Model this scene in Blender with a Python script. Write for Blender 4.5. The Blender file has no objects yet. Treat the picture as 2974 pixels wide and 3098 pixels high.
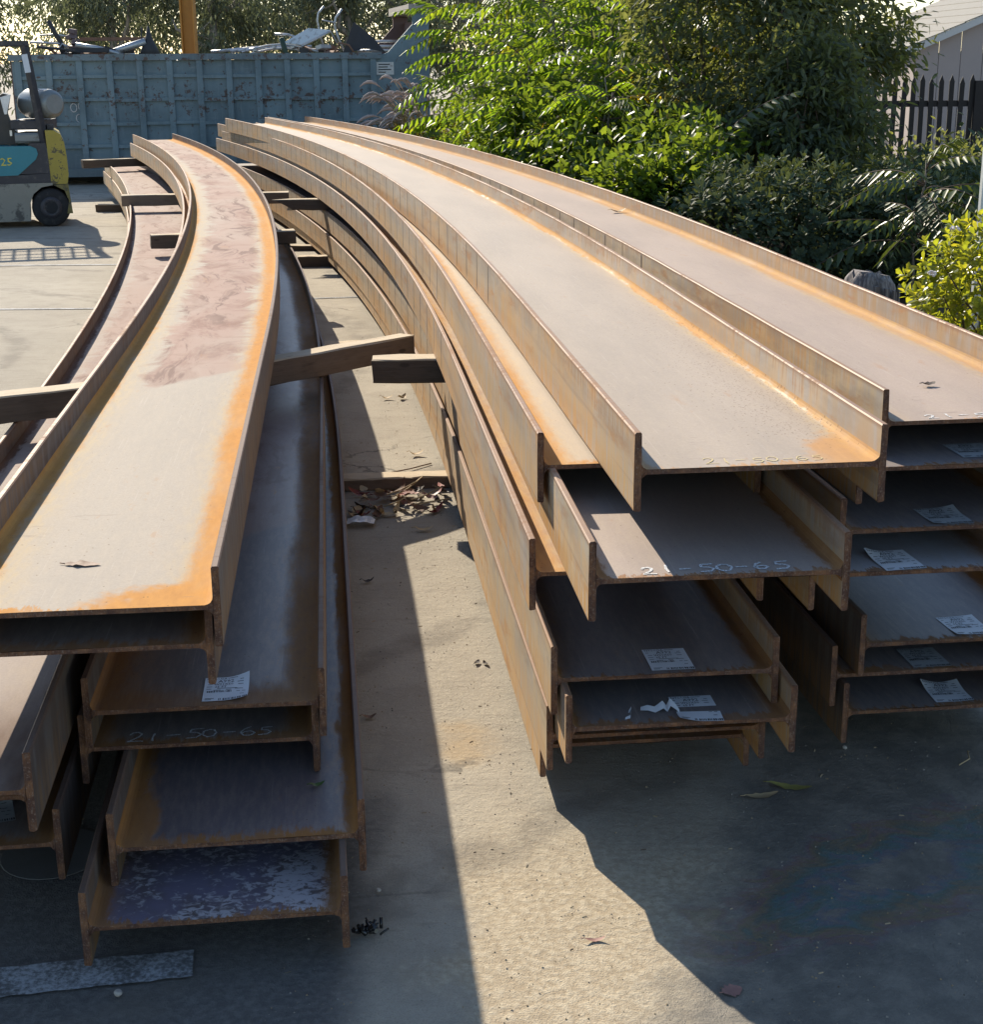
import bpy, math, random
import numpy as np
from mathutils import Vector, Matrix, noise as mnoise
random.seed(7); RNG = np.random.default_rng(7)
C = bpy.context.scene.collection
R = math.radians

# ------------------------------------------------------------------ camera, sky, sun, exposure
F_PX, PITCH, ROLL, EYE = 4586.08, 0.2912, -0.0075, 1.7581
cam_d = bpy.data.cameras.new('camera'); cam = bpy.data.objects.new('camera', cam_d); C.objects.link(cam)
cam_d.sensor_fit = 'HORIZONTAL'; cam_d.sensor_width = 36.0; cam_d.lens = 36.0 * F_PX / 2974.0
cam_d.clip_start = 0.05; cam_d.clip_end = 2000
fw = Vector((0, math.cos(PITCH), -math.sin(PITCH))); r0 = Vector((1, 0, 0)); u0 = Vector((0, math.sin(PITCH), math.cos(PITCH)))
cr, sr = math.cos(ROLL), math.sin(ROLL)
rt = r0 * cr + u0 * sr; up = u0 * cr - r0 * sr
M = Matrix((rt, up, -fw)).transposed().to_4x4(); M.translation = Vector((0, 0, EYE)); cam.matrix_world = M
bpy.context.scene.camera = cam

SUN_DIR = Vector((0.72, -1.42, -1.0)).normalized()          # the way the light travels
SUN_EL = math.asin(-SUN_DIR.z); SUN_AZ = math.atan2(-SUN_DIR.x, -SUN_DIR.y)
W = bpy.data.worlds.new('World'); bpy.context.scene.world = W; W.use_nodes = True
wn = W.node_tree.nodes; wl = W.node_tree.links
sky = wn.new('ShaderNodeTexSky'); sky.sky_type = 'NISHITA'; sky.sun_disc = False
sky.sun_elevation = SUN_EL; sky.sun_rotation = SUN_AZ; sky.air_density = 1.0; sky.dust_density = 0.3; sky.ozone_density = 1.6
wl.new(sky.outputs[0], wn['Background'].inputs[0]); wn['Background'].inputs[1].default_value = 0.118
sd = bpy.data.lights.new('sun', 'SUN'); sd.energy = 4.8; sd.angle = R(0.53); sd.color = (1.0, 0.895, 0.735)
sun = bpy.data.objects.new('sun', sd); C.objects.link(sun); sun.rotation_euler = SUN_DIR.to_track_quat('-Z', 'Y').to_euler()
vs = bpy.context.scene.view_settings; vs.view_transform = 'Standard'; vs.look = 'None'; vs.gamma = 1.0; vs.exposure = 0.80
vs.use_curve_mapping = False

# ------------------------------------------------------------------ node helper
class N:
    def __init__(s, name):
        s.m = bpy.data.materials.new(name); s.m.use_nodes = True; s.t = s.m.node_tree; s.t.nodes.clear()
        s.out = s.n('ShaderNodeOutputMaterial'); s.p = s.n('ShaderNodeBsdfPrincipled'); s.L(s.p.outputs[0], s.out.inputs[0])
        s._uv = None; s._oc = None
    def n(s, t, **k):
        x = s.t.nodes.new(t)
        for a, b in k.items(): setattr(x, a, b)
        return x
    def L(s, a, b): s.t.links.new(a, b)
    def put(s, inp, v):
        if isinstance(v, bpy.types.NodeSocket): s.L(v, inp)
        elif isinstance(v, (tuple, list)) and inp.type == 'RGBA': inp.default_value = (*v[:3], 1.0)
        else: inp.default_value = v
    def math(s, op, a, b=0.0, c=None, clamp=False):
        x = s.n('ShaderNodeMath', operation=op); x.use_clamp = clamp
        s.put(x.inputs[0], a); s.put(x.inputs[1], b)
        if c is not None: s.put(x.inputs[2], c)
        return x.outputs[0]
    def mul(s, a, b): return s.math('MULTIPLY', a, b)
    def add(s, a, b): return s.math('ADD', a, b)
    def sub(s, a, b): return s.math('SUBTRACT', a, b)
    def mx(s, a, b): return s.math('MAXIMUM', a, b)
    def step(s, v, a, b, ta=0.0, tb=1.0):
        x = s.n('ShaderNodeMapRange', interpolation_type='SMOOTHSTEP')
        s.put(x.inputs[0], v); s.put(x.inputs[1], a); s.put(x.inputs[2], b); s.put(x.inputs[3], ta); s.put(x.inputs[4], tb)
        return x.outputs[0]
    def mix(s, f, a, b, mode='MIX'):
        x = s.n('ShaderNodeMix', data_type='RGBA', blend_type=mode); s.put(x.inputs[0], f); s.put(x.inputs[6], a); s.put(x.inputs[7], b)
        return x.outputs[2]
    def mixf(s, f, a, b):
        x = s.n('ShaderNodeMix'); s.put(x.inputs[0], f); s.put(x.inputs[2], a); s.put(x.inputs[3], b); return x.outputs[0]
    def vec(s, x, y, z):
        c = s.n('ShaderNodeCombineXYZ'); s.put(c.inputs[0], x); s.put(c.inputs[1], y); s.put(c.inputs[2], z); return c.outputs[0]
    def sep(s, v):
        c = s.n('ShaderNodeSeparateXYZ'); s.L(v, c.inputs[0]); return c.outputs
    def uv(s):
        if s._uv is None: s._uv = s.sep(s.n('ShaderNodeUVMap').outputs[0])
        return s._uv
    def obj(s):
        if s._oc is None: s._oc = s.n('ShaderNodeTexCoord').outputs['Object']
        return s._oc
    def pos(s): return s.n('ShaderNodeNewGeometry').outputs['Position']
    def rnd(s): return s.n('ShaderNodeObjectInfo').outputs['Random']
    def noise(s, v, sc=1.0, det=4.0, rough=0.55, dist=0.0, col=False):
        x = s.n('ShaderNodeTexNoise'); s.put(x.inputs['Vector'], v); s.put(x.inputs['Scale'], sc); s.put(x.inputs['Detail'], det)
        s.put(x.inputs['Roughness'], rough); s.put(x.inputs['Distortion'], dist); return x.outputs['Color' if col else 'Fac']
    def vor(s, v, sc=1.0, feat='F1', out='Distance', rand=1.0):
        x = s.n('ShaderNodeTexVoronoi', feature=feat); s.put(x.inputs['Vector'], v); s.put(x.inputs['Scale'], sc); s.put(x.inputs['Randomness'], rand)
        return x.outputs[out]
    def scale(s, v, k):
        x = s.n('ShaderNodeVectorMath', operation='MULTIPLY'); s.L(v, x.inputs[0]); x.inputs[1].default_value = k; return x.outputs[0]
    def bump(s, h, st=0.3, dist=0.01):
        b = s.n('ShaderNodeBump'); s.put(b.inputs['Strength'], st); s.put(b.inputs['Distance'], dist); s.L(h, b.inputs['Height'])
        s.L(b.outputs[0], s.p.inputs['Normal'])
    def set(s, col, rough=0.7, metal=0.0, spec=0.5):
        s.put(s.p.inputs['Base Color'], col); s.put(s.p.inputs['Roughness'], rough); s.put(s.p.inputs['Metallic'], metal)
        s.put(s.p.inputs['Specular IOR Level'], spec); return s.m

RUST = (0.40, 0.185, 0.055); RUST2 = (0.26, 0.105, 0.038); RB = ((0.20, 0.095, 0.04), (0.36, 0.18, 0.065)); RUSTD = (0.085, 0.042, 0.027)

def steel_web(name, el=0.03, er=0.03, near=0.05, stain=None, specks=0.3, flake=False, patch=None, tone=(0.33, 0.285, 0.26), wr=(0.58, 0.72), spec=0.4, metal=0.05, blot=0.35, rk=0.92, rcol=None):
    """Mill scale on a beam web. UV: x = metres from the near end, y = metres across (-0.25..0.25)."""
    s = N(name); S, U = s.uv()[0], s.uv()[1]; rd = s.mul(s.rnd(), 37.0)
    P = s.vec(S, U, rd)
    big = s.noise(s.scale(P, (1.1, 5, 1)), 1.0, 5, 0.6); fine = s.noise(s.scale(P, (14, 60, 1)), 1.0, 5, 0.65); tiny = s.noise(P, 210.0, 3, 0.6)
    c = s.mix(s.step(big, 0.32, 0.68), tuple(t * 0.93 for t in tone), tuple(t * 1.07 for t in tone))
    c = s.mix(s.mul(s.step(fine, 0.35, 0.72), 0.3), c, (0.43, 0.35, 0.26))
    c = s.mix(s.mul(s.step(tiny, 0.25, 0.75), 0.3), c, tuple(t * 0.6 for t in tone))
    # long drag scratches
    scr = s.noise(s.scale(P, (3, 150, 1)), 1.0, 3, 0.6); c = s.mix(s.mul(s.step(scr, 0.62, 0.74), 0.35), c, (0.46, 0.40, 0.34))
    rmask = 0.0
    if flake:
        f = s.noise(s.scale(P, (60, 42, 1)), 1.0, 7, 0.68, 0.8); g = s.noise(P, 7.0, 3)
        m = s.step(s.add(s.add(f, s.mul(s.sub(g, 0.5), 0.55)), s.mul(U, 0.12)), 0.47, 0.60)
        c = s.mix(m, s.mix(s.step(g, 0.35, 0.65), (0.17, 0.15, 0.20), (0.12, 0.095, 0.085)), (0.42, 0.395, 0.41))
    if stain:
        s0, w, k = stain
        wp = s.noise(s.scale(P, (0.9, 2.0, 1)), 1.0, 3, 0.5, 0.0, True); w2 = s.n('ShaderNodeVectorMath', operation='MULTIPLY_ADD'); s.L(wp, w2.inputs[0]); w2.inputs[1].default_value = (1.1, 0.42, 0); s.L(P, w2.inputs[2]); Q = w2.outputs[0]
        d = s.noise(s.scale(Q, (1.0, 2.4, 1)), 1.0, 5, 0.55); ed = s.noise(s.scale(Q, (5, 2.2, 1)), 1.0, 6, 0.68)
        band = s.step(s.add(s.math('ABSOLUTE', s.add(U, -0.015)), s.mul(s.sub(ed, 0.5), 0.30)), w * 1.15, w * 0.8)
        st = s.mul(band, s.step(s.add(s.add(S, s.mul(U, -0.9)), s.mul(s.sub(ed, 0.5), 0.18)), s0, s0 + 0.05))
        c = s.mix(s.mul(s.mul(st, k), s.step(d, 0.3, 0.62, 0.5, 1.0)), c, s.mix(s.step(s.noise(s.scale(Q, (2.2, 4.5, 1)), 1.0, 6, 0.7), 0.45, 0.66), (0.30, 0.192, 0.150), (0.19, 0.092, 0.066)))
        ln = s.noise(s.scale(Q, (3.0, 13, 1)), 1.0, 5, 0.66, 0.4); lw = s.noise(s.scale(P, (0.8, 2.2, 1)), 1.0, 3)
        c = s.mix(s.mul(s.mul(st, s.mul(s.step(ln, 0.51, 0.62), s.step(lw, 0.34, 0.52))), 0.9 * k), c, (0.125, 0.058, 0.042))
        # short cross streaks along the left edge of the stain
        cs = s.noise(s.scale(P, (24, 4, 1)), 1.0, 4, 0.6)
        c = s.mix(s.mul(s.mul(s.step(cs, 0.60, 0.68), s.step(S, s0 + .1, s0 + .5)), 0.5 * k), c, (0.21, 0.12, 0.085))
    en = s.mul(s.sub(s.noise(s.scale(P, (16, 60, 1)), 1.0, 6, 0.72), 0.5), 0.05)
    en2 = s.mul(s.sub(s.noise(s.scale(P, (1.3, 2, 1)), 1.0, 3, 0.6), 0.5), 0.05)
    en = s.add(en, en2)
    mR = s.step(s.add(s.sub(0.249, U), en), er * 1.32, er * 0.62); mL = s.step(s.add(s.add(U, 0.249), en), el * 1.3, el * 0.6)
    mE = s.step(s.add(s.add(S, s.mul(en, 3.0)), s.mul(s.sub(0.25, s.math('ABSOLUTE', U)), near * 1.5)), near * 1.9, near * 0.5)
    rmask = s.mx(s.mx(mR, mL), mE)
    if patch:                                               # an orange patch that follows its own ragged outline
        pu, ps, ru, rs = patch
        dd = s.add(s.math('POWER', s.math('DIVIDE', s.sub(U, pu), ru), 2.0), s.math('POWER', s.math('DIVIDE', s.sub(S, ps), rs), 2.0))
        rmask = s.mx(rmask, s.step(s.add(dd, s.mul(s.sub(s.noise(P, 22.0, 4), 0.5), 1.4)), 1.25, 0.62))
    brk = s.noise(s.scale(P, (1.6, 4, 1)), 1.0, 4, 0.6); rmask = s.mul(rmask, s.step(brk, 0.30, 0.55, 1.0 - 0.55 * min(1.0, 1.55 - rk), 1.0))
    halo = s.step(s.add(s.sub(0.249, s.math('ABSOLUTE', U)), s.mul(en, 1.6)), max(el, er) * 2.1, 0.0)
    c = s.mix(s.mul(halo, s.step(fine, 0.35, 0.7, 0.25, 0.85)), c, (0.46, 0.335, 0.16) if not rcol else rcol[1])
    rp_ = s.noise(s.scale(P, (5, 16, 1)), 1.0, 6, 0.7); c = s.mix(s.mul(s.mul(s.step(rp_, 0.60, 0.70), s.step(big, 0.45, 0.6)), blot), c, (0.36, 0.19, 0.085))
    rc = s.mix(s.noise(s.scale(P, (20, 60, 1)), 1.0, 5, 0.7), *(rcol or ((0.37, 0.165, 0.045), (0.62, 0.30, 0.065))))
    c = s.mix(s.mul(rmask, rk), c, rc)
    # dark specks
    v = s.vor(P, 150.0); vc = s.sep(s.vor(P, 150.0, out='Color'))[0]; k = s.noise(s.scale(P, (2, 4, 1)), 1.0, 3)
    dens = s.mul(s.step(U, -0.02, 0.235), s.mul(s.step(S, 2.9, 0.5), s.step(S, 0.10, 0.3))) if specks > 0.8 else s.mul(s.step(k, 0.45, 0.8), 0.12 * specks)
    c = s.mix(s.mul(s.mul(s.step(v, 0.36, 0.26), s.step(vc, s.math('SUBTRACT', 1.0, s.mul(s.add(dens, 0.015), s.add(k, 0.25))), 1.0)), 0.85), c, (0.10, 0.06, 0.035))
    wsp = s.noise(s.scale(P, (46, 7, 1)), 1.0, 5, 0.7); wg = s.noise(s.scale(P, (1.4, 3, 1)), 1.0, 3); c = s.mix(s.mul(s.mul(s.step(wsp, 0.60, 0.70), s.step(wg, 0.50, 0.66)), 0.45), c, (0.19, 0.15, 0.125))
    s.set(c, s.mixf(rmask, s.mixf(big, wr[0], wr[1]), 0.88), s.mixf(rmask, metal, 0.0), s.mixf(rmask, spec, 0.1))
    hb = s.add(s.mul(fine, 0.5), s.mul(tiny, 0.5)); s.bump(hb, 0.10, 0.004)
    return s.m

def steel_flange(name, pale=(0.42, 0.325, 0.22), rust=0.5, ticks=True, dark=False, spec=0.25):
    """UV: x = metres from the near end, y = metres up the flange (-0.083..0.083)."""
    s = N(name); S, V = s.uv()[0], s.uv()[1]; rd = s.mul(s.rnd(), 53.0); P = s.vec(S, V, rd)
    big = s.noise(s.scale(P, (1.4, 7, 1)), 1.0, 5, 0.6); st = s.noise(s.scale(P, (70, 5, 1)), 1.0, 5, 0.62); st2 = s.noise(s.scale(P, (22, 3, 1)), 1.0, 4, 0.6)
    tiny = s.noise(P, 230.0, 3, 0.6)
    c = s.mix(s.step(big, 0.3, 0.7), tuple(p * 0.86 for p in pale), tuple(p * 1.08 for p in pale))
    c = s.mix(s.mul(s.step(st2, 0.40, 0.62), 0.55), c, (0.33, 0.32, 0.315))
    ob = s.noise(s.scale(P, (0.55, 3, 1)), 1.0, 4, 0.6); c = s.mix(s.mul(s.mul(s.step(ob, 0.46, 0.66), s.step(st, 0.3, 0.62)), 0.85), c, (0.50, 0.265, 0.085))
    ob2 = s.noise(s.scale(P, (2.6, 11, 1)), 1.0, 6, 0.7); c = s.mix(s.mul(s.step(ob2, 0.54, 0.68), 0.8 * min(1.0, rust + .2)), c, (0.36, 0.165, 0.058))
    # rust runs from the top edge and gathers near the bottom
    hi = s.step(V, 0.0, 0.083); lo = s.step(V, 0.01, -0.083); eg = s.mx(s.mul(hi, 0.75), lo)
    rm = s.step(s.add(s.mul(st, 0.62), s.add(s.mul(eg, 0.22), s.mul(s.sub(big, 0.5), 0.8))), 0.66 - 0.22 * rust, 0.88 - 0.22 * rust)
    rc = s.mix(st2, RUST2, (0.43, 0.215, 0.07))
    c = s.mix(s.mul(rm, 0.75), c, rc)
    up = s.step(V, -0.03, 0.05); gb = s.noise(s.scale(P, (3.2, 9, 1)), 1.0, 6, 0.68); c = s.mix(s.mul(s.mul(up, s.step(gb, 0.40, 0.62)), 0.55), c, (0.25, 0.205, 0.165))
    dn_ = s.step(V, 0.05, -0.05); c = s.mix(s.mul(s.mul(dn_, s.step(st, 0.38, 0.58)), 0.72 * min(1.0, rust + .1)), c, (0.50, 0.285, 0.10))
    lg = s.noise(s.scale(P, (0.7, 34, 1)), 1.0, 4, 0.6); c = s.mix(s.mul(s.step(lg, 0.56, 0.68), 0.35), c, (0.24, 0.17, 0.125))
    edge = s.mx(s.step(V, 0.068, 0.080), s.step(V, -0.075, -0.082))
    c = s.mix(s.mul(edge, 0.8), c, s.mix(tiny, (0.16, 0.085, 0.05), (0.30, 0.17, 0.10)))
    if ticks:
        w = s.mul(s.sub(s.noise(s.scale(P, (0.0, 9, 1)), 1.0, 2), 0.5), 0.018); fr = s.math('FRACT', s.math('DIVIDE', s.add(s.add(S, w), -2.48), 0.362))
        d = s.math('ABSOLUTE', s.sub(fr, 0.5)); idn = s.noise(s.vec(s.math('FLOOR', s.math('DIVIDE', s.add(S, -2.48), 0.362)), rd, 0.0), 1.7, 1)
        tk = s.mul(s.mul(s.step(d, 0.055, 0.018), s.step(S, 2.3, 2.5)), s.mul(s.step(V, 0.080, 0.066), s.step(V, -0.078, -0.05)))
        tk = s.mul(tk, s.step(idn, 0.25, 0.55, 0.35, 1.0)); tk = s.mul(tk, s.step(st2, 0.2, 0.5, 0.5, 1.0))
        c = s.mix(s.mul(tk, 0.88), c, (0.075, 0.052, 0.042))
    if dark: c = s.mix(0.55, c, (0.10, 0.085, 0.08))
    s.set(c, s.mixf(rm, 0.55, 0.88), s.mixf(rm, 0.04, 0.0), spec)
    s.bump(s.add(s.mul(st, 0.6), s.mul(tiny, 0.4)), 0.12, 0.004); return s.m

def steel_end(name):
    s = N(name); o = s.pos(); n1 = s.noise(o, 26.0, 5, 0.7); n2 = s.noise(o, 220.0, 3, 0.7)
    sw = s.noise(s.scale(o, (420, 30, 60)), 1.0, 2, 0.5)
    c = s.mix(s.step(n1, 0.35, 0.68), (0.085, 0.040, 0.027), (0.23, 0.108, 0.05)); c = s.mix(s.mul(s.step(n2, 0.5, 0.72), 0.6), c, (0.33, 0.24, 0.18))
    c = s.mix(s.mul(s.step(sw, 0.5, 0.62), 0.5), c, (0.09, 0.048, 0.035))
    s.set(c, 0.85, 0.1, 0.35); s.bump(s.add(s.mul(n2, 0.6), sw), 0.5, 0.003); return s.m

def wood_mat(name, a, b, dark=(0.05, 0.035, 0.026), wet=0.35):
    s = N(name); o = s.obj(); rd = s.mul(s.rnd(), 31.0); x, y, z = s.sep(o); P = s.vec(x, s.add(y, rd), z)
    g = s.noise(s.scale(P, (2.2, 60, 60)), 1.0, 5, 0.6, 0.4); b1 = s.noise(s.scale(P, (4, 9, 9)), 1.0, 4, 0.6); f = s.noise(s.scale(P, (12, 190, 190)), 1.0, 3, 0.6)
    c = s.mix(g, a, b); c = s.mix(s.mul(s.step(f, 0.55, 0.72), 0.45), c, dark); c = s.mix(s.mul(s.step(b1, 0.5, 0.68), wet), c, dark)
    k = s.vor(s.scale(P, (5, 12, 12)), 1.0); c = s.mix(s.mul(s.step(k, 0.14, 0.07), 0.7), c, dark)
    s.set(c, 0.85, 0.0, 0.3); s.bump(s.add(s.mul(g, 0.5), f), 0.45, 0.004); return s.m

def plain(name, col, rough=0.6, metal=0.0, var=0.25, sc=14.0, grime=None, gm=(0.52, 0.66), bump=0.08):
    s = N(name); o = s.obj(); n1 = s.noise(o, sc, 5, 0.62); n2 = s.noise(o, sc * 7, 3, 0.6)
    c = s.mix(n1, tuple(x * (1 - var) for x in col), tuple(min(1, x * (1 + var)) for x in col))
    if grime:
        gmask = s.step(s.add(s.mul(n1, 0.75), s.mul(n2, 0.25)), gm[0], gm[1]); c = s.mix(s.mul(gmask, 0.85), c, grime)
    s.set(c, s.mixf(n2, max(0.05, rough - 0.1), min(1, rough + 0.1)), metal); s.bump(n2, bump, 0.005); return s.m

def leaf_mat(name, stops, trans=0.42, tcol=1.7, rough=0.42, spec=0.45, tint=(1.4, 1.12, 0.38)):
    s = N(name); a = s.n('ShaderNodeAttribute', attribute_name='lc'); f = s.math('FRACT', s.add(a.outputs['Fac'], s.mul(s.rnd(), 0.3)))
    r = s.n('ShaderNodeValToRGB'); s.L(f, r.inputs[0]); e = r.color_ramp.elements
    for i, (p, c) in enumerate(stops):
        x = e[i] if i < 2 else e.new(p)
        x.position = p; x.color = (*c, 1)
    col = r.outputs[0]; n = s.noise(s.obj(), 60.0, 2); col = s.mix(s.mul(s.step(n, 0.3, 0.7), 0.35), col, (0.02, 0.035, 0.012), 'MIX')
    s.set(col, rough, 0.0, spec)
    t = s.n('ShaderNodeBsdfTranslucent'); s.L(s.mix(1.0, col, tuple(tcol * q for q in tint), 'MULTIPLY'), t.inputs[0])
    m = s.n('ShaderNodeMixShader'); m.inputs[0].default_value = trans; s.L(s.p.outputs[0], m.inputs[1]); s.L(t.outputs[0], m.inputs[2]); s.L(m.outputs[0], s.out.inputs[0])
    return s.m

# ------------------------------------------------------------------ object helpers
ORG = {}
def tagp(o, label=None, cat=None, group=None, kind=None):
    if label: o['label'] = label
    if cat: o['category'] = cat; o['kind'] = 'thing'
    if group: o['group'] = group
    if kind: o['kind'] = kind
    return o
def thing(name, label, cat, loc=(0, 0, 0), group=None):
    o = bpy.data.objects.new(name, None); o.empty_display_size = 0.1; C.objects.link(o); o.location = loc; ORG[o.name] = Vector(loc)
    return tagp(o, label, cat, group)
class MB:
    def __init__(s): s.v = []; s.f = []; s.mi = []; s.uv = {}; s.sm = []
    def face(s, idx, mi=0, uv=None, sm=False):
        s.f.append(tuple(idx)); s.mi.append(mi); s.sm.append(sm)
        if uv is not None: s.uv[len(s.f) - 1] = uv
    def box(s, c, size, rot=None, mi=0, ch=0.0):
        hx, hy, hz = size[0] / 2, size[1] / 2, size[2] / 2; rot = rot or Matrix.Identity(3); c = Vector(c)
        if ch <= 0:
            b = len(s.v)
            for x, y, z in ((-hx, -hy, -hz), (hx, -hy, -hz), (hx, hy, -hz), (-hx, hy, -hz), (-hx, -hy, hz), (hx, -hy, hz), (hx, hy, hz), (-hx, hy, hz)):
                s.v.append(tuple(c + rot @ Vector((x, y, z))))
            for q in ((0, 3, 2, 1), (4, 5, 6, 7), (0, 1, 5, 4), (1, 2, 6, 5), (2, 3, 7, 6), (3, 0, 4, 7)): s.face([b + i for i in q], mi)
        else:
            pr = [(-hy + ch, -hz), (hy - ch, -hz), (hy, -hz + ch), (hy, hz - ch), (hy - ch, hz), (-hy + ch, hz), (-hy, hz - ch), (-hy, -hz + ch)]
            b = len(s.v)
            for x in (-hx, hx):
                for y, z in pr: s.v.append(tuple(c + rot @ Vector((x, y, z))))
            for i in range(8): j = (i + 1) % 8; s.face((b + i, b + 8 + i, b + 8 + j, b + j)[::-1], mi)
            s.face([b + i for i in range(8)], mi); s.face([b + 15 - i for i in range(8)], mi)
    def prism(s, poly, ax, a, b_, mi=0):
        """poly of (p,q) extruded along axis ax ('x','y','z') from a to b_."""
        n = len(poly); b = len(s.v)
        for t in (a, b_):
            for p, q in poly: s.v.append({'x': (t, p, q), 'y': (p, t, q), 'z': (p, q, t)}[ax])
        for i in range(n): j = (i + 1) % n; s.face((b + i, b + j, b + n + j, b + n + i), mi)
        s.face([b + n - 1 - i for i in range(n)], mi); s.face([b + n + i for i in range(n)], mi)
    def tube(s, pts, r, k=8, mi=0, cap=True, sm=True):
        pts = [Vector(p) for p in pts]; rr = r if isinstance(r, (list, tuple)) else [r] * len(pts); b = len(s.v); up_ = None
        for i, p in enumerate(pts):
            d = (pts[min(i + 1, len(pts) - 1)] - pts[max(i - 1, 0)]).normalized()
            if up_ is None: up_ = Vector((0, 0, 1)) if abs(d.z) < 0.9 else Vector((1, 0, 0))
            a = d.cross(up_).normalized(); c = a.cross(d).normalized(); up_ = c
            for j in range(k):
                t = 2 * math.pi * j / k; s.v.append(tuple(p + (a * math.cos(t) + c * math.sin(t)) * rr[i]))
        for i in range(len(pts) - 1):
            for j in range(k): q = (j + 1) % k; s.face((b + i * k + j, b + i * k + q, b + (i + 1) * k + q, b + (i + 1) * k + j), mi, None, sm)
        if cap: s.face([b + k - 1 - j for j in range(k)], mi); e = b + (len(pts) - 1) * k; s.face([e + j for j in range(k)], mi)
    def lathe(s, prof, c, ax, k=24, mi=0):
        """prof: list of (distance along axis, radius)."""
        ax = Vector(ax).normalized(); a = ax.cross(Vector((0, 0, 1)) if abs(ax.z) < 0.9 else Vector((1, 0, 0))).normalized(); d = ax.cross(a); c = Vector(c); b = len(s.v)
        for h, r in prof:
            for j in range(k): t = 2 * math.pi * j / k; s.v.append(tuple(c + ax * h + (a * math.cos(t) + d * math.sin(t)) * r))
        for i in range(len(prof) - 1):
            for j in range(k): q = (j + 1) % k; s.face((b + i * k + j, b + i * k + q, b + (i + 1) * k + q, b + (i + 1) * k + j), mi, None, True)
        s.face([b + k - 1 - j for j in range(k)], mi); e = b + (len(prof) - 1) * k; s.face([e + j for j in range(k)], mi)
    def mesh(s, name, mats, org=(0, 0, 0)):
        me = bpy.data.meshes.new(name); o = Vector(org)
        me.from_pydata([(x - o.x, y - o.y, z - o.z) for x, y, z in s.v], [], s.f)
        for m in (mats if isinstance(mats, (list, tuple)) else [mats]): me.materials.append(m)
        me.polygons.foreach_set('material_index', s.mi); me.polygons.foreach_set('use_smooth', s.sm)
        if s.uv:
            ul = me.uv_layers.new(name='UVMap')
            for p in me.polygons:
                u = s.uv.get(p.index)
                if u:
                    for k, li in enumerate(p.loop_indices): ul.data[li].uv = u[k]
        me.update(); return me
    def build(s, name, mats, parent=None, org=None):
        if parent is not None: org = ORG[parent.name]
        elif org is None: org = (0, 0, 0)
        o = bpy.data.objects.new(name, s.mesh(name, mats, org)); C.objects.link(o); ORG[o.name] = Vector(org)
        if parent is not None: o.parent = parent
        else: o.location = org
        return o
def place(name, me, parent, mat):
    """an object from a shared mesh with a world matrix, child of parent (whose own transform is a pure translation)."""
    o = bpy.data.objects.new(name, me); C.objects.link(o)
    if parent is not None: o.parent = parent; mat = Matrix.Translation(-ORG[parent.name]) @ mat
    o.matrix_basis = mat; return o
def rotz(a): return Matrix.Rotation(a, 3, 'Z')

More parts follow.
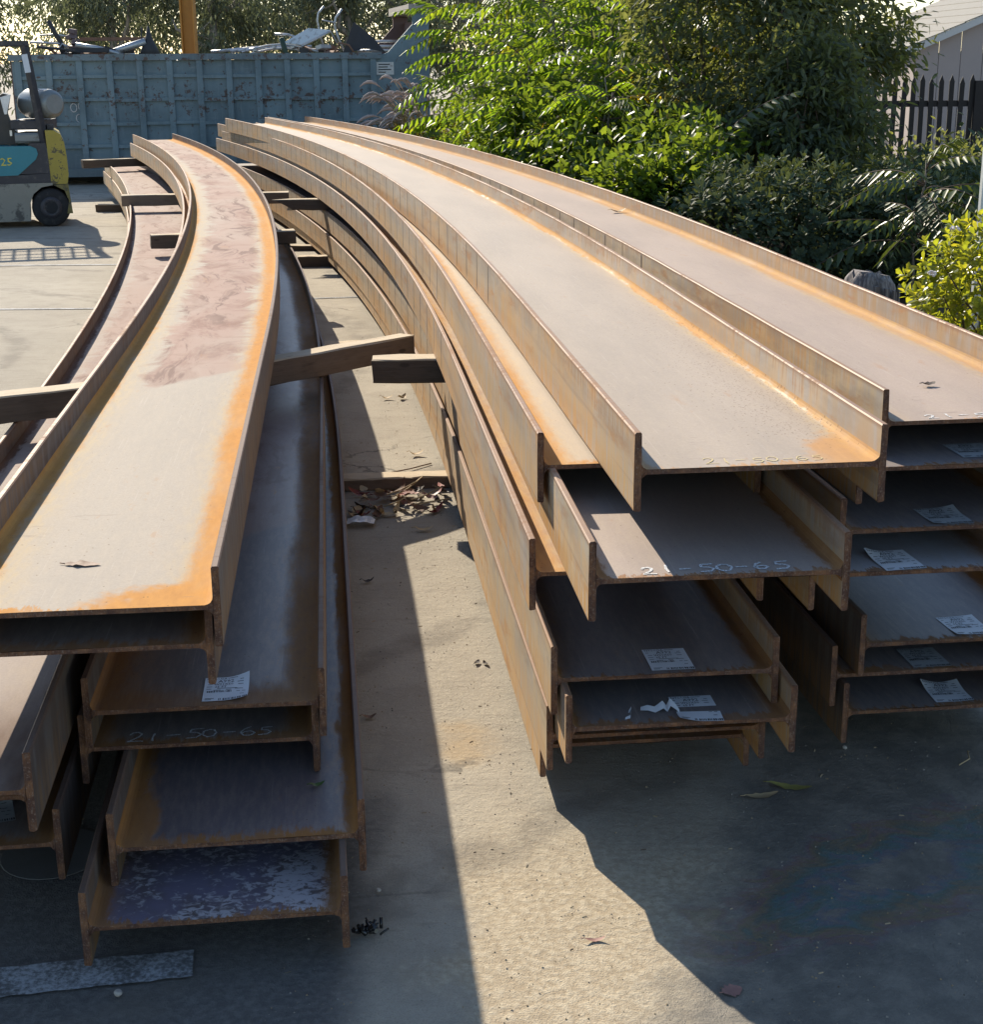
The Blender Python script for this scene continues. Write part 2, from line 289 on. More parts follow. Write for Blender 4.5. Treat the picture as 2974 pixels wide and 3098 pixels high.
# ------------------------------------------------------------------ ground
def ground_mat():
    s = N('concrete_yard'); o = s.pos(); x, y, z = s.sep(o)
    a = s.noise(o, 0.55, 5, 0.6); b = s.noise(o, 5.0, 6, 0.65); f = s.noise(o, 60.0, 5, 0.7); g = s.noise(o, 260.0, 3, 0.7)
    dr = s.noise(s.scale(o, (6, 26, 1)), 1.0, 5, 0.65)                      # broom and tyre drag marks
    c = s.mix(s.step(a, 0.3, 0.7), (0.34, 0.302, 0.24), (0.42, 0.377, 0.302)); c = s.mix(s.mul(s.step(b, 0.4, 0.7), 0.45), c, (0.27, 0.235, 0.185))
    c = s.mix(s.mul(s.step(dr, 0.55, 0.7), 0.4), c, (0.20, 0.175, 0.14)); c = s.mix(s.mul(s.step(f, 0.5, 0.75), 0.45), c, (0.50, 0.435, 0.33)); c = s.mix(s.mul(s.step(g, 0.3, 0.55, 1.0, 0.0), 0.35), c, (0.13, 0.11, 0.09))
    # dark asphalt strip in front of the left stack, and the oily, damp corner in front of the right one
    wob = s.mul(s.sub(s.noise(o, 3.5, 5, 0.65), 0.5), 0.5)
    asp = s.mul(s.step(s.add(x, s.mul(wob, .35)), -0.22, -0.34), s.step(s.add(y, wob), 3.7, 3.2))
    asp = s.mx(asp, s.mul(s.step(s.add(x, wob), -0.62, -0.8), s.step(y, 5.5, 4.6)))
    ac = s.mix(s.step(f, 0.35, 0.7), (0.075, 0.073, 0.073), (0.14, 0.135, 0.13)); ac = s.mix(s.mul(s.step(b, 0.5, 0.72), 0.5), ac, (0.15, 0.142, 0.13))
    c = s.mix(s.mul(asp, 0.9), c, ac)
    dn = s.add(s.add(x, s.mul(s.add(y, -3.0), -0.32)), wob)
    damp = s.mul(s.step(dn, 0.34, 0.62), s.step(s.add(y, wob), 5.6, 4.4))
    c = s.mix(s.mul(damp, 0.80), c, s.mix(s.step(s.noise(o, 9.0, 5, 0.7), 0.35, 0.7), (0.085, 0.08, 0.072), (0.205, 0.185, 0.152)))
    # oil film: thin-film bands inside a ragged patch
    ex = s.math('DIVIDE', s.add(x, -0.90), 0.50); ey = s.math('DIVIDE', s.add(s.add(y, -3.02), s.mul(s.add(x, -0.86), -0.50)), 0.22)
    er = s.math('SQRT', s.add(s.mul(ex, ex), s.mul(ey, ey))); th = s.add(er, s.mul(s.sub(s.noise(s.scale(o, (5, 9, 1)), 1.0, 6, 0.65, 1.4), 0.5), 1.7))
    film = s.mul(s.step(th, 1.08, 0.8), s.step(th, 0.25, 0.5)); rp = s.n('ShaderNodeValToRGB'); s.L(s.math('FRACT', s.mul(th, 1.55)), rp.inputs[0])
    e = rp.color_ramp.elements; cols = [(0.0, (0.10, 0.11, 0.10)), (0.2, (0.19, 0.15, 0.08)), (0.4, (0.19, 0.10, 0.105)), (0.58, (0.105, 0.10, 0.17)), (0.76, (0.08, 0.15, 0.155)), (1.0, (0.10, 0.13, 0.09))]
    for i, (p, q) in enumerate(cols):
        el_ = e[i] if i < 2 else e.new(p)
        el_.position = p; el_.color = (*q, 1)
    c = s.mix(s.mul(film, s.step(f, 0.3, 0.6, 0.35, 0.85)), c, rp.outputs[0])
    sand = s.mul(s.step(s.add(y, wob), 3.5, 2.9), s.step(s.add(x, wob), -0.16, 0.0)); c = s.mix(s.mul(s.mul(sand, s.math('SUBTRACT', 1.0, damp)), 0.7), c, s.mix(s.step(f, 0.35, 0.68), (0.38, 0.29, 0.18), (0.58, 0.49, 0.345)))
    # a rust-dusted spot and old tyre arcs
    rdx = s.math('DIVIDE', s.add(x, 0.075), 0.11); rdy = s.math('DIVIDE', s.add(y, -3.72), 0.13); rr = s.add(s.add(s.mul(rdx, rdx), s.mul(rdy, rdy)), s.mul(s.sub(b, 0.5), 4.2))
    c = s.mix(s.mul(s.step(rr, 1.3, -0.6), 0.42), c, (0.44, 0.27, 0.09))
    tx = s.add(x, 5.5); ty = s.add(y, -9.0); tr = s.math('SQRT', s.add(s.mul(tx, tx), s.mul(ty, ty))); tw = s.math('FRACT', s.add(s.mul(tr, 0.9), s.mul(a, 0.5)))
    c = s.mix(s.mul(s.mul(s.step(s.math('ABSOLUTE', s.sub(tw, 0.5)), 0.09, 0.03), s.step(b, 0.35, 0.6)), 0.4), c, (0.13, 0.115, 0.095))
    jy = s.math('ABSOLUTE', s.add(s.add(y, s.mul(x, -0.12)), -2.98)); c = s.mix(s.mul(s.step(s.add(jy, s.mul(s.sub(f, 0.5), 0.02)), 0.007, 0.002), s.mul(s.step(x, -0.05, -0.2), 0.35)), c, (0.10, 0.09, 0.075))
    sk = s.noise(s.scale(o, (2.0, 34, 1)), 1.0, 6, 0.7); c = s.mix(s.mul(s.step(sk, 0.6, 0.72), 0.4), c, (0.17, 0.15, 0.12))
    wv = s.n('ShaderNodeVectorMath', operation='MULTIPLY_ADD'); s.L(s.noise(o, 1.6, 5, 0.65, 0.0, True), wv.inputs[0]); wv.inputs[1].default_value = (0.9, 0.9, 0); s.L(o, wv.inputs[2]); cr_ = s.vor(wv.outputs[0], 0.42, 'DISTANCE_TO_EDGE'); ck = s.mul(s.step(s.add(cr_, s.mul(s.sub(b, 0.5), 0.02)), 0.006, 0.002), s.step(a, 0.45, 0.6))
    c = s.mix(s.mul(ck, 0.6), c, (0.05, 0.045, 0.04))
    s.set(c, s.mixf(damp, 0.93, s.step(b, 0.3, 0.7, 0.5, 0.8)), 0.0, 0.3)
    s.bump(s.add(s.mul(f, 0.55), s.add(s.mul(g, 0.35), s.add(s.mul(dr, 0.25), s.mul(b, 0.5)))), 1.0, 0.009); return s.m
gb = MB()
xs = [-400, -60, -20, -8] + [round(-3 + i * 0.12, 3) for i in range(51)] + [9, 25, 80, 400]; ys = [-60, 0] + [round(1.6 + i * 0.12, 3) for i in range(36)] + [7, 9, 12, 18, 30, 80, 900]
for yy in ys:
    for xx in xs:
        z = 0.0
        if -3 < xx < 3 and 1.6 < yy < 6: z = 0.0045 * mnoise.noise(Vector((xx * 1.3, yy * 1.3, 3))) + 0.0025 * mnoise.noise(Vector((xx * 6, yy * 6, 9))) - 0.003
        gb.v.append((xx, yy, z))
nx = len(xs)
for j in range(len(ys) - 1):
    for i in range(nx - 1): gb.face((j * nx + i, j * nx + i + 1, (j + 1) * nx + i + 1, (j + 1) * nx + i), 0, None, True)
tagp(gb.build('ground', ground_mat()), kind='structure')

def worn_paint(name, wear=0.5):
    s = N(name); o = s.pos(); n = s.noise(o, 95.0, 7, 0.75); n2 = s.noise(o, 9.0, 4)
    m = s.step(s.add(n, s.mul(s.sub(n2, 0.5), 0.5)), 0.22 + 0.24 * wear, 0.50 + 0.24 * wear)
    s.set(s.mix(m, (0.11, 0.108, 0.105), (0.38, 0.385, 0.39)), 0.8, 0, 0.3); s.bump(n, 0.3, 0.003); return s.m
WP = worn_paint('worn_white_paint', 0.62); WP2 = worn_paint('worn_line_paint', 0.55)
def strip(name, pts, z, m, label, cat):
    b = MB(); k = len(pts) // 2
    rj = random.Random(label); q = []
    for i in range(len(pts)):
        (xa, ya), (xb, yb) = pts[i], pts[(i + 1) % len(pts)]; n = max(1, int(math.hypot(xb - xa, yb - ya) / 0.02)) if abs(xa) < 2 else 1
        q += [(xa + (xb - xa) * t / n + rj.uniform(-.003, .003), ya + (yb - ya) * t / n + rj.uniform(-.003, .003)) for t in range(n)]
    for x, y in q: b.v.append((x, y, z))
    b.face(list(range(len(q))))
    o = b.build(name, m); return tagp(o, label, None, kind='structure')
strip('painted_stripe', [(-1.15, 2.55), (-0.972, 2.575), (-0.607, 2.640), (-0.622, 2.735), (-0.80, 2.71), (-1.0, 2.675), (-1.2, 2.64)], 0.0025, WP, 'worn white painted parking stripe on the dark asphalt at lower left', 'painted stripe')
strip('painted_stripe', [(-7, 13.60), (-2.9, 13.64), (-2.9, 13.70), (-7, 13.66)], 0.004, WP2, 'thin faded white parking line on the far left concrete, the farther one', 'painted stripe')
strip('painted_stripe', [(-7, 11.13), (-2.5, 11.14), (-2.5, 11.19), (-7, 11.18)], 0.004, WP2, 'thin faded white parking line on the left concrete, the nearer one', 'painted stripe')
strip('painted_stripe', [(-1.45, 11.54), (-0.7, 11.66), (-0.7, 11.71), (-1.45, 11.59)], 0.004, WP2, 'short faded white line on the ground between the two beam stacks', 'painted stripe')

def soil_mat():
    s = N('dry_soil'); o = s.pos(); n = s.noise(o, 7.0, 6, 0.7); f = s.noise(o, 50.0, 4, 0.7); s.set(s.mix(n, (0.10, 0.075, 0.052), s.mix(f, (0.15, 0.115, 0.08), (0.23, 0.185, 0.13))), .95, 0, .2); s.bump(s.add(n, f), .8, .02); return s.m
strip('soil_bed', [(1.95, 7.05), (6.2, 7.0), (9.0, 12), (9.0, 26), (-0.4, 26), (-1.15, 19), (0.35, 14.6), (1.2, 11.2)], 0.006, soil_mat(), 'bare soil under the bushes behind the right stack', 'soil')

# ------------------------------------------------------------------ curved steel beams
D, V, TF, TW, FR = 0.2645, 0.083, 0.0150, 0.0100, 0.016
BEAMS = {  # x, y of the near end on the centre line, heading, curvature, height of the web, length
 'C1': (0.5523, 2.9927, -0.1107, 0.01467, 0.9507, 17.65), 'C2': (0.3694, 3.3987, -0.1067, 0.01461, 0.8530, 18.06), 'C3': (0.4530, 2.8413, -0.0985, 0.01496, 0.7690, 18.3),
 'C4': (0.3447, 3.1757, -0.1014, 0.01496, 0.6695, 18.17), 'C5': (0.3950, 3.2104, -0.0990, 0.01579, 0.4029, 18.2), 'C6': (0.4257, 3.1367, -0.0976, 0.01579, 0.3150, 18.2),
 'C7': (0.3889, 3.3000, -0.1049, 0.01483, 0.2200, 18.0), 'C8': (0.3780, 3.4372, -0.1049, 0.01483, 0.1331, 17.9),
 'R1': (1.1888, 3.5314, -0.1176, 0.01391, 0.9196, 18.34), 'R2': (1.1157, 3.4385, -0.1175, 0.01390, 0.8320, 18.3), 'R3': (1.0735, 3.4042, -0.1175, 0.01390, 0.6906, 18.3),
 'R4': (0.9989, 3.3523, -0.1175, 0.01390, 0.6006, 18.3), 'R5': (1.1855, 3.5822, -0.1175, 0.01390, 0.3360, 18.2), 'R6': (1.1216, 3.5986, -0.1175, 0.01390, 0.2470, 18.2), 'R7': (1.1600, 3.6092, -0.1175, 0.01390, 0.1385, 18.2),
 'L1': (-0.7893, 2.7378, -0.1006, 0.01513, 0.7420, 18.22), 'L2': (-0.8119, 2.7588, -0.1047, 0.01512, 0.6540, 17.77), 'L3': (-0.6363, 3.0898, -0.1039, 0.01650, 0.3850, 18.0),
 'L4': (-0.6560, 3.1063, -0.1039, 0.01650, 0.2907, 18.0), 'L5': (-0.5318, 2.8244, -0.1080, 0.01645, 0.1985, 18.0), 'L6': (-0.5566, 2.6711, -0.1120, 0.01645, 0.1090, 18.0),
 'M1': (-1.1470, 2.6091, -0.1179, 0.01262, 0.4128, 18.2), 'M2': (-1.1768, 2.8451, -0.1179, 0.01262, 0.1699, 18.2), 'M3': (-1.2371, 2.8684, -0.1179, 0.01262, 0.2700, 18.2)}
LEAD = {'L': 2.6651, 'M': 2.6651, 'C': 2.1053, 'R': 2.1053}
def axis(key, s):
    x, y, th, k, z, L = BEAMS[key]; s0 = LEAD[key[0]]
    def hd(t): return th - k * max(t - s0, 0.0)
    n = 40; a = min(s, s0); px = x + a * math.sin(th); py = y + a * math.cos(th)
    if s > s0:
        d = (s - s0) / n
        for i in range(n): h = hd(s0 + (i + .5) * d); px += d * math.sin(h); py += d * math.cos(h)
    return px, py, hd(s)
def bpt(key, s, u, v):
    px, py, h = axis(key, s); return (px + u * math.cos(h), py - u * math.sin(h), BEAMS[key][4] + v)
END = steel_end('flame_cut_end')
def beam(key, label, group, webm, flm, frm, inl, inr):
    x, y, th, k, z, L = BEAMS[key]
    root = thing('curved_steel_beam', label, 'steel beam', (x, y, z), group)
    st = [0.0, 0.012, 0.05, 0.2] + [0.5 + i * (L - 0.5) / 56 for i in range(57)]
    fr = [axis(key, t) for t in st]; rj = random.Random(key)
    def sweep(name, prof, uvf, mats, open_edges=(), inner=()):
        b = MB(); n = len(prof)
        for i, t in enumerate(st):
            px, py, h = fr[i]; c_, s_ = math.cos(h), math.sin(h)
            for (u, v) in prof:
                if i == 0: dj = rj.uniform(-0.0025, 0.0025)
                elif i == len(st) - 1: dj = rj.uniform(-0.003, 0.003)
                else: dj = 0
                w = 0.0006 * math.sin(t * 9 + u * 7) if i > 2 else 0
                b.v.append((px + u * c_ + dj * s_, py - u * s_ + dj * c_, z + v + w))
        for i in range(len(st) - 1):
            for j in range(n):
                if j in open_edges: continue
                q = (j + 1) % n; a0, a1 = uvf(prof[j], prof[q])
                b.face((i * n + j, i * n + q, (i + 1) * n + q, (i + 1) * n + j), 2 if j in inner else 0, [(st[i], a0), (st[i], a1), (st[i + 1], a1), (st[i + 1], a0)])
        b.face([n - 1 - j for j in range(n)], 1); e = (len(st) - 1) * n; b.face([e + j for j in range(n)], 1)
        return b.build(name, mats, root)
    ch = 0.0028
    for sd_, m in ((-1, flm), (1, frm)):
        a, c = (-D, -D + TF) if sd_ < 0 else (D - TF, D)
        pr = [(a + ch, -V), (c - ch, -V), (c, -V + ch), (c, -0.03), (c, 0.03), (c, V - ch), (c - ch, V), (a + ch, V), (a, V - ch), (a, 0.03), (a, -0.03), (a, -V + ch)]
        sweep('flange', pr, lambda p, q: (p[1], q[1]), [m, END, inl if sd_ < 0 else inr], inner=(2, 3, 4) if sd_ < 0 else (8, 9, 10))
    ui = D - TF; h = TW / 2; r = FR
    arc = [(math.cos(t) , math.sin(t)) for t in (math.pi * .5 * i / 4 for i in range(5))]
    top = [(-ui + r - r * math.cos(math.pi / 2 * i / 4), h + r - r * math.sin(math.pi / 2 * i / 4)) for i in range(5)]
    top += [(-0.12, h), (0, h), (0.12, h)] + [(-p[0], p[1]) for p in reversed(top)]
    prof = top + [(p[0], -p[1]) for p in reversed(top)]      # left fillet top ... right fillet top, then back underneath
    prof = prof[::-1]; n = len(prof)
    sweep('web', prof, lambda p, q: (p[0], q[0]), [webm, END], open_edges=(n // 2 - 1, n - 1))
    return root
WEB = {
 'L1': steel_web('scale_web_red_stain', el=0.045, er=0.068, near=0.003, stain=(2.15, 0.15, 1.0), specks=0.5, patch=(0.27, 0.0, 0.27, 0.15), tone=(0.345, 0.298, 0.245), wr=(0.70, 0.82), spec=0.16, metal=0.0),
 'M1': steel_web('scale_web_pink_stain_shade_end', rcol=((0.07, 0.045, 0.035), (0.15, 0.08, 0.048)), el=0.02, er=0.02, near=0.34, stain=(2.6, 0.2, 0.7), tone=(0.345, 0.29, 0.255), wr=(0.72, 0.85), spec=0.12, metal=0.0),  # dark brown near end is shade painted into the colour
 'C1': steel_web('scale_web_specked', el=0.026, er=0.014, near=0.018, specks=0.9, rk=0.62, patch=(0.26, 0.03, 0.14, 0.24), tone=(0.365, 0.303, 0.245), spec=0.22),
 'R1': steel_web('scale_web_clean', el=0.022, er=0.045, near=0.004, specks=0.1, rk=0.42, tone=(0.37, 0.292, 0.24), spec=0.2),
 'C2': steel_web('scale_web_orange_edge', el=0.07, er=0.03, near=0.03, rk=0.8, tone=(0.37, 0.30, 0.225)),
 'C4': steel_web('scale_web_brown', el=0.06, er=0.04, near=0.03, rk=0.5, tone=(0.31, 0.20, 0.14)),
 'L5': steel_web('scale_web_orange_patch', rcol=((0.25, 0.115, 0.04), (0.46, 0.21, 0.06)), el=0.035, er=0.03, near=0.025, patch=(-0.225, 0.10, 0.055, 0.16), tone=(0.165, 0.135, 0.14), wr=(0.36, 0.5)),
 'L6': steel_web('scale_web_flaking', rcol=RB, el=0.03, er=0.03, near=0.012, flake=True, wr=(0.38, 0.5)),
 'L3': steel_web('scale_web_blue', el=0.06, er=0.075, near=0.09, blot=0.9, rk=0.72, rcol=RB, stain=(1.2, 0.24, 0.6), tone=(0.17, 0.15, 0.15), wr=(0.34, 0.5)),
 'R4': steel_web('scale_web_painted_sky', rcol=RB, el=0.03, er=0.06, near=0.01, specks=0.2, tone=(0.44, 0.44, 0.46), wr=(0.32, 0.46), spec=0.55),  # pale bluish tone paints the sky's reflection into the colour
 'R5': steel_web('scale_web_painted_shade', rcol=RB, el=0.02, er=0.03, near=0.012, specks=0.1, tone=(0.20, 0.172, 0.168), wr=(0.42, 0.58), spec=0.4),  # base tone lowered to paint in the deep shade between beams
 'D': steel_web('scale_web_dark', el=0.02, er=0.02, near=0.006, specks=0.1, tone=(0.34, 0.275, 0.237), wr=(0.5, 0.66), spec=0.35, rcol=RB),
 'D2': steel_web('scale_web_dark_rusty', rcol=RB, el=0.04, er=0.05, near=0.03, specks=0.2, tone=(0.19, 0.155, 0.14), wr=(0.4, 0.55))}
FA = steel_flange('scale_flange_ticked', rust=0.85); FB = steel_flange('scale_flange_rusty', (0.39, 0.28, 0.175), 1.05); FC = steel_flange('scale_flange_pale', (0.48, 0.38, 0.25), 0.7)
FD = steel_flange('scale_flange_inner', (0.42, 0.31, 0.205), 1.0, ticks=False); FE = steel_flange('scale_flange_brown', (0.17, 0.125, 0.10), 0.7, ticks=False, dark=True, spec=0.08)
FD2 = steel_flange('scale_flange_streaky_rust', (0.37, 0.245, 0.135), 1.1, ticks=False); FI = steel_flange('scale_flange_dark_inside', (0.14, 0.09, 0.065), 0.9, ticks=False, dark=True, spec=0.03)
gL, gC, gR, gM = 'beams of the left stack', 'beams of the middle stack', 'beams of the right stack', 'beams of the far left stack'
for key, lab, g, w, a, b in [
 ('C1', 'top steel beam of the middle stack, pale web with dark specks beside its right flange', gC, 'C1', FA, FD),
 ('C2', 'second steel beam of the middle stack, narrow orange web strip left of the top beam', gC, 'C2', FB, FB),
 ('C3', 'third steel beam from the top of the middle stack, chalk numbers across its shaded end', gC, 'D', FC, FB),
 ('C4', 'fourth steel beam from the top of the middle stack, resting on the cut timber ends', gC, 'C4', FA, FB),
 ('C5', 'steel beam of the middle stack whose dark end carries one flat white paper label', gC, 'R5', FC, FD),
 ('C6', 'steel beam low in the middle stack whose end carries a torn white paper label', gC, 'R5', FD, FD),
 ('C7', 'second lowest steel beam of the middle stack, its sunlit flange the leftmost near the ground', gC, 'D2', FC, FD),
 ('C8', 'bottom steel beam of the middle stack, only its rusty edge showing in shade', gC, 'D2', FC, FD),
 ('R1', 'top steel beam of the right stack, smooth pinkish web and chalk cut by the frame', gR, 'R1', FC, FD),
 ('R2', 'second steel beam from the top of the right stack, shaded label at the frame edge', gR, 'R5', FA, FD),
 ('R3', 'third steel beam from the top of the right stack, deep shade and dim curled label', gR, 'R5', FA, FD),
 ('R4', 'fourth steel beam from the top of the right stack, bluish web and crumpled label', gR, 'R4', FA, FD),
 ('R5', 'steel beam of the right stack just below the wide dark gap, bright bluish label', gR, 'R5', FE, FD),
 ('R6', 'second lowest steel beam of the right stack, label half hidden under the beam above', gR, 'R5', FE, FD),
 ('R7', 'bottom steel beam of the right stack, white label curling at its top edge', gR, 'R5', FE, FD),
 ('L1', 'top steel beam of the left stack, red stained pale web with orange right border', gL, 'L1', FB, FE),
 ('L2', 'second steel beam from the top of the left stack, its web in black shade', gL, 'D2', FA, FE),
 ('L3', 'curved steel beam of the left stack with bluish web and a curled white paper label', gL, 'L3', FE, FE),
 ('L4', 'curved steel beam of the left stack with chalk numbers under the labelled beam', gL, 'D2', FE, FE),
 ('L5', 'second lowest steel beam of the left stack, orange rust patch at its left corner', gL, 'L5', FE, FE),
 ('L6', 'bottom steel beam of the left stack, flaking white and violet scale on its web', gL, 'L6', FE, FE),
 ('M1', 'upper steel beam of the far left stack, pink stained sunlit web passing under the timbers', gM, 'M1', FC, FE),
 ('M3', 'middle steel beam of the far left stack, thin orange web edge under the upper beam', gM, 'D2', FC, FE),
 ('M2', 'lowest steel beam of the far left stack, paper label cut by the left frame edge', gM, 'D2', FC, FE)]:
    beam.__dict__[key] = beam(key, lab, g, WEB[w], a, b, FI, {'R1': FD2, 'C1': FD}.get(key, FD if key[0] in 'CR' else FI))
BM = beam.__dict__

# --- writing on the beams: chalk numbers and paper labels
CHALK = (lambda s: s.set(s.mix(s.step(s.noise(s.pos(), 320.0, 3, 0.7), 0.42, 0.6), (0.34, 0.33, 0.32), (0.80, 0.80, 0.78)), 0.95, 0, 0.1))(N('chalk'))
CHALKD = (lambda s: s.set(s.mix(s.step(s.noise(s.pos(), 320.0, 3, 0.7), 0.40, 0.62), (0.42, 0.40, 0.38), (0.72, 0.70, 0.68)), 0.95, 0, 0.1))(N('faint_chalk'))
CHALKY = plain('yellowed_chalk', (0.50, 0.41, 0.22), 0.95, var=0.3, sc=90)
GLY = {'2': [[(0.05, .75), (.2, .95), (.5, 1.0), (.75, .8), (.6, .5), (.25, .2), (0, .03), (.4, .06), (.9, .02)]], '1': [[(.55, 1.0), (.45, .5), (.5, 0.0)]], '-': [[(.1, .5), (.9, .54)]],
 '5': [[(1.05, .98), (.35, .92), (.3, .62), (.7, .58), (.95, .35), (.7, .08), (.1, .03)]], '0': [[(.5, .95), (.12, .75), (.05, .35), (.4, .04), (.8, .15), (.98, .55), (.8, .88), (.5, .95)]], '6': [[(.7, 1.0), (.3, .8), (.05, .4), (.25, .06), (.7, .05), (.95, .3), (.7, .52), (.3, .46), (.12, .28)]]}
def chalk(key, text, u0, u1, s0, hgt, m, wid=0.0032, slant=0.0):
    n = len(text); cw = (u1 - u0) / n; rj = random.Random(text + key)
    for i, ch in enumerate(text):
        b = MB(); jx, jy, js = rj.uniform(-.06, .06), rj.uniform(-.10, .10), rj.uniform(.85, 1.12)
        for st in GLY.get(ch, []):
            pts = []
            for q in range(len(st) - 1):
                for t in range(4): f = t / 4; pts.append((st[q][0] * (1 - f) + st[q + 1][0] * f, st[q][1] * (1 - f) + st[q + 1][1] * f))
            pts.append(st[-1]); P = [(u0 + cw * (i + 0.06 + jx + gx * 0.86 * js), s0 + slant * i + hgt * (jy + gy * js) + rj.uniform(-1, 1) * 0.0006) for (gx, gy) in pts]
            for q, (ua, sa) in enumerate(P):
                (ub, sb), (uc, sc) = P[max(q - 1, 0)], P[min(q + 1, len(P) - 1)]; du, ds = uc - ub, sc - sb; l = math.hypot(du, ds) or 1; w = wid * rj.uniform(.7, 1.2) / 2
                b.v.append(bpt(key, sa + du / l * w, ua - ds / l * w, TW / 2 + 0.0012)); b.v.append(bpt(key, sa - du / l * w, ua + ds / l * w, TW / 2 + 0.0012))
            for q in range(len(P) - 1): b.face((2 * q, 2 * q + 2, 2 * q + 3, 2 * q + 1))
        if b.v: b.build('chalk_numeral', m, BM[key])
chalk('C3', '21-50-65', -0.155, 0.150, 0.018, 0.044, CHALK, 0.006)
chalk('L4', '21-50-65', -0.165, 0.165, 0.018, 0.046, CHALK, 0.0042)
chalk('C1', '21-50-65', -0.11, 0.15, 0.024, 0.042, CHALKY, 0.0032)
chalk('R1', '21-50-65', -0.145, 0.165, 0.014, 0.042, CHALK, 0.005)
PAPER = (lambda s: s.set(s.mix(s.noise(s.obj(), 30.0, 4), (0.66, 0.70, 0.74), (0.80, 0.82, 0.84)), 0.55, 0, 0.4))(N('label_paper'))
PAPERD = (lambda s: s.set(s.mix(s.noise(s.obj(), 30.0, 4), (0.30, 0.31, 0.31), (0.42, 0.43, 0.42)), 0.7, 0, 0.3))(N('grey_label_paper'))  # darker grey tone of the label paper
INK = plain('label_ink', (0.03, 0.03, 0.035), 0.7)
def text_polys(txt, size):
    cu = bpy.data.curves.new('t', 'FONT'); cu.body = txt; cu.size = size; cu.resolution_u = 1; o = bpy.data.objects.new('t', cu); C.objects.link(o)
    dg = bpy.context.evaluated_depsgraph_get(); me = bpy.data.meshes.new_from_object(o.evaluated_get(dg))
    v = [tuple(q.co[:2]) for q in me.vertices]; f = [tuple(p.vertices) for p in me.polygons]
    bpy.data.objects.remove(o); bpy.data.curves.remove(cu); bpy.data.meshes.remove(me); return v, f
LW, LH = 0.101, 0.128
def label_ink_shapes():
    V_, F_ = [], []
    def put(t, x, y, sz, sy=1.0):
        v, f = text_polys(t, sz); b = len(V_); V_.extend((x + a * 1.0, y + c * sy) for a, c in v); F_.extend(tuple(b + i for i in q) for q in f)
    def rect(x, y, w, h): b = len(V_); V_.extend([(x, y), (x + w, y), (x + w, y + h), (x, y + h)]); F_.append((b, b + 1, b + 2, b + 3))
    put('NYS-USA', 0.004, 0.115, 0.0115, 1.2); put('A992', 0.030, 0.098, 0.017, 1.25); put('W21X50', 0.022, 0.084, 0.0115, 1.3); put('65 FT', 0.024, 0.070, 0.0115, 1.3)
    rect(0.052, 0.119, 0.022, 0.002); rj = random.Random(5)
    for x, y, w in [(0.005, 0.104, .007), (.008, .088, .010), (.006, .075, .012), (.006, .063, .011), (.080, .107, .008), (.074, .097, .014), (.076, .085, .012), (.07, .062, .018), (.03, .0655, .045), (.022, .056, .016), (.05, .058, .012), (.082, .030, .009), (.074, .048, .008), (.086, .048, .008), (.006, .012, .02), (.006, .006, .014)]: rect(x, y, w, 0.0022)
    x = 0.008
    while x < 0.064: w = rj.choice((.0012, .002, .003)); rect(x, .045, w, .009); x += w + rj.choice((.001, .0016, .0026))
    x = 0.036
    while x < 0.097: w = rj.choice((.0015, .003)); rect(x, .002, w, .010); x += w + rj.choice((.0018, .003, .005))
    return V_, F_
INKV, INKF = label_ink_shapes()
def label(key, uc, sc, m=PAPER, shear=0.0, curl=(0, 0, 0, 0), ymin=0.0, ymax=LH, txt=None, ang=0.0, lift=0.0):
    """paper label lying on the web, top of the writing away from the viewer. curl = lift of corners (near-left, near-right, far-left, far-right)."""
    def zc(x, y):
        a, c = x / LW, y / LH; q = 0.0015 + lift * c
        for k, (ca, cc) in zip(curl, ((0, 0), (1, 0), (0, 1), (1, 1))):
            q += k * max(0.0, (1 - abs(ca - a) * 1.9)) ** 1.6 * max(0.0, (1 - abs(cc - c) * 2.2)) ** 1.6
        return q
    ca_, sa_ = math.cos(ang), math.sin(ang)
    def W_(x, y, dz):
        x0, y0 = x - LW / 2, y - LH / 2; return bpt(key, sc + x0 * sa_ + y0 * ca_, uc + x0 * ca_ - y0 * sa_ + shear * y0, TW / 2 + zc(x, y) + dz)
    b = MB(); nx_, ny_ = 9, 11
    for j in range(ny_):
        for i in range(nx_): b.v.append(W_(LW * i / (nx_ - 1), ymin + (ymax - ymin) * j / (ny_ - 1), 0))
    for j in range(ny_ - 1):
        for i in range(nx_ - 1): b.face((j * nx_ + i, j * nx_ + i + 1, (j + 1) * nx_ + i + 1, (j + 1) * nx_ + i), 0, None, True)
    lab = b.build('paper_label', m, BM[key]); b = MB()
    for x, y in INKV: b.v.append(W_(x, y, 0.0006))
    for f in INKF:
        if all(ymin + .001 < INKV[i][1] < ymax - .001 for i in f): b.face(f)
    o = b.build('printed_text', INK, BM[key]); o.parent = lab
    return lab
label('C5', 0.023, 0.081); label('L3', 0.041, 0.085, curl=(0, .010, 0, 0.014), lift=0.002)
label('C6', 0.048, 0.075, ymin=0.068, ymax=LH, curl=(0.004, 0.01, 0, 0)); label('C6', 0.050, 0.062, ymin=0.0, ymax=0.054, curl=(.01, 0, 0, 0), ang=-0.06)
label('R2', 0.066, 0.115, m=PAPERD, curl=(0, 0, 0, 0)); label('R3', 0.020, 0.075, m=PAPERD, curl=(.004, 0, 0, .008)); label('R4', -0.035, 0.065, curl=(0, 0.0, .012, 0.0), lift=0.004, ang=.08)
label('R5', 0.047, 0.085, curl=(0.004, 0, 0, .003), ang=.04); label('R6', 0.010, 0.075, m=PAPERD); label('R7', 0.049, 0.084, curl=(0, .004, .012, .008), ang=-.05); label('M2', 0.085, 0.16, m=PAPERD, curl=(0, 0, 0, .02), ang=0.25)
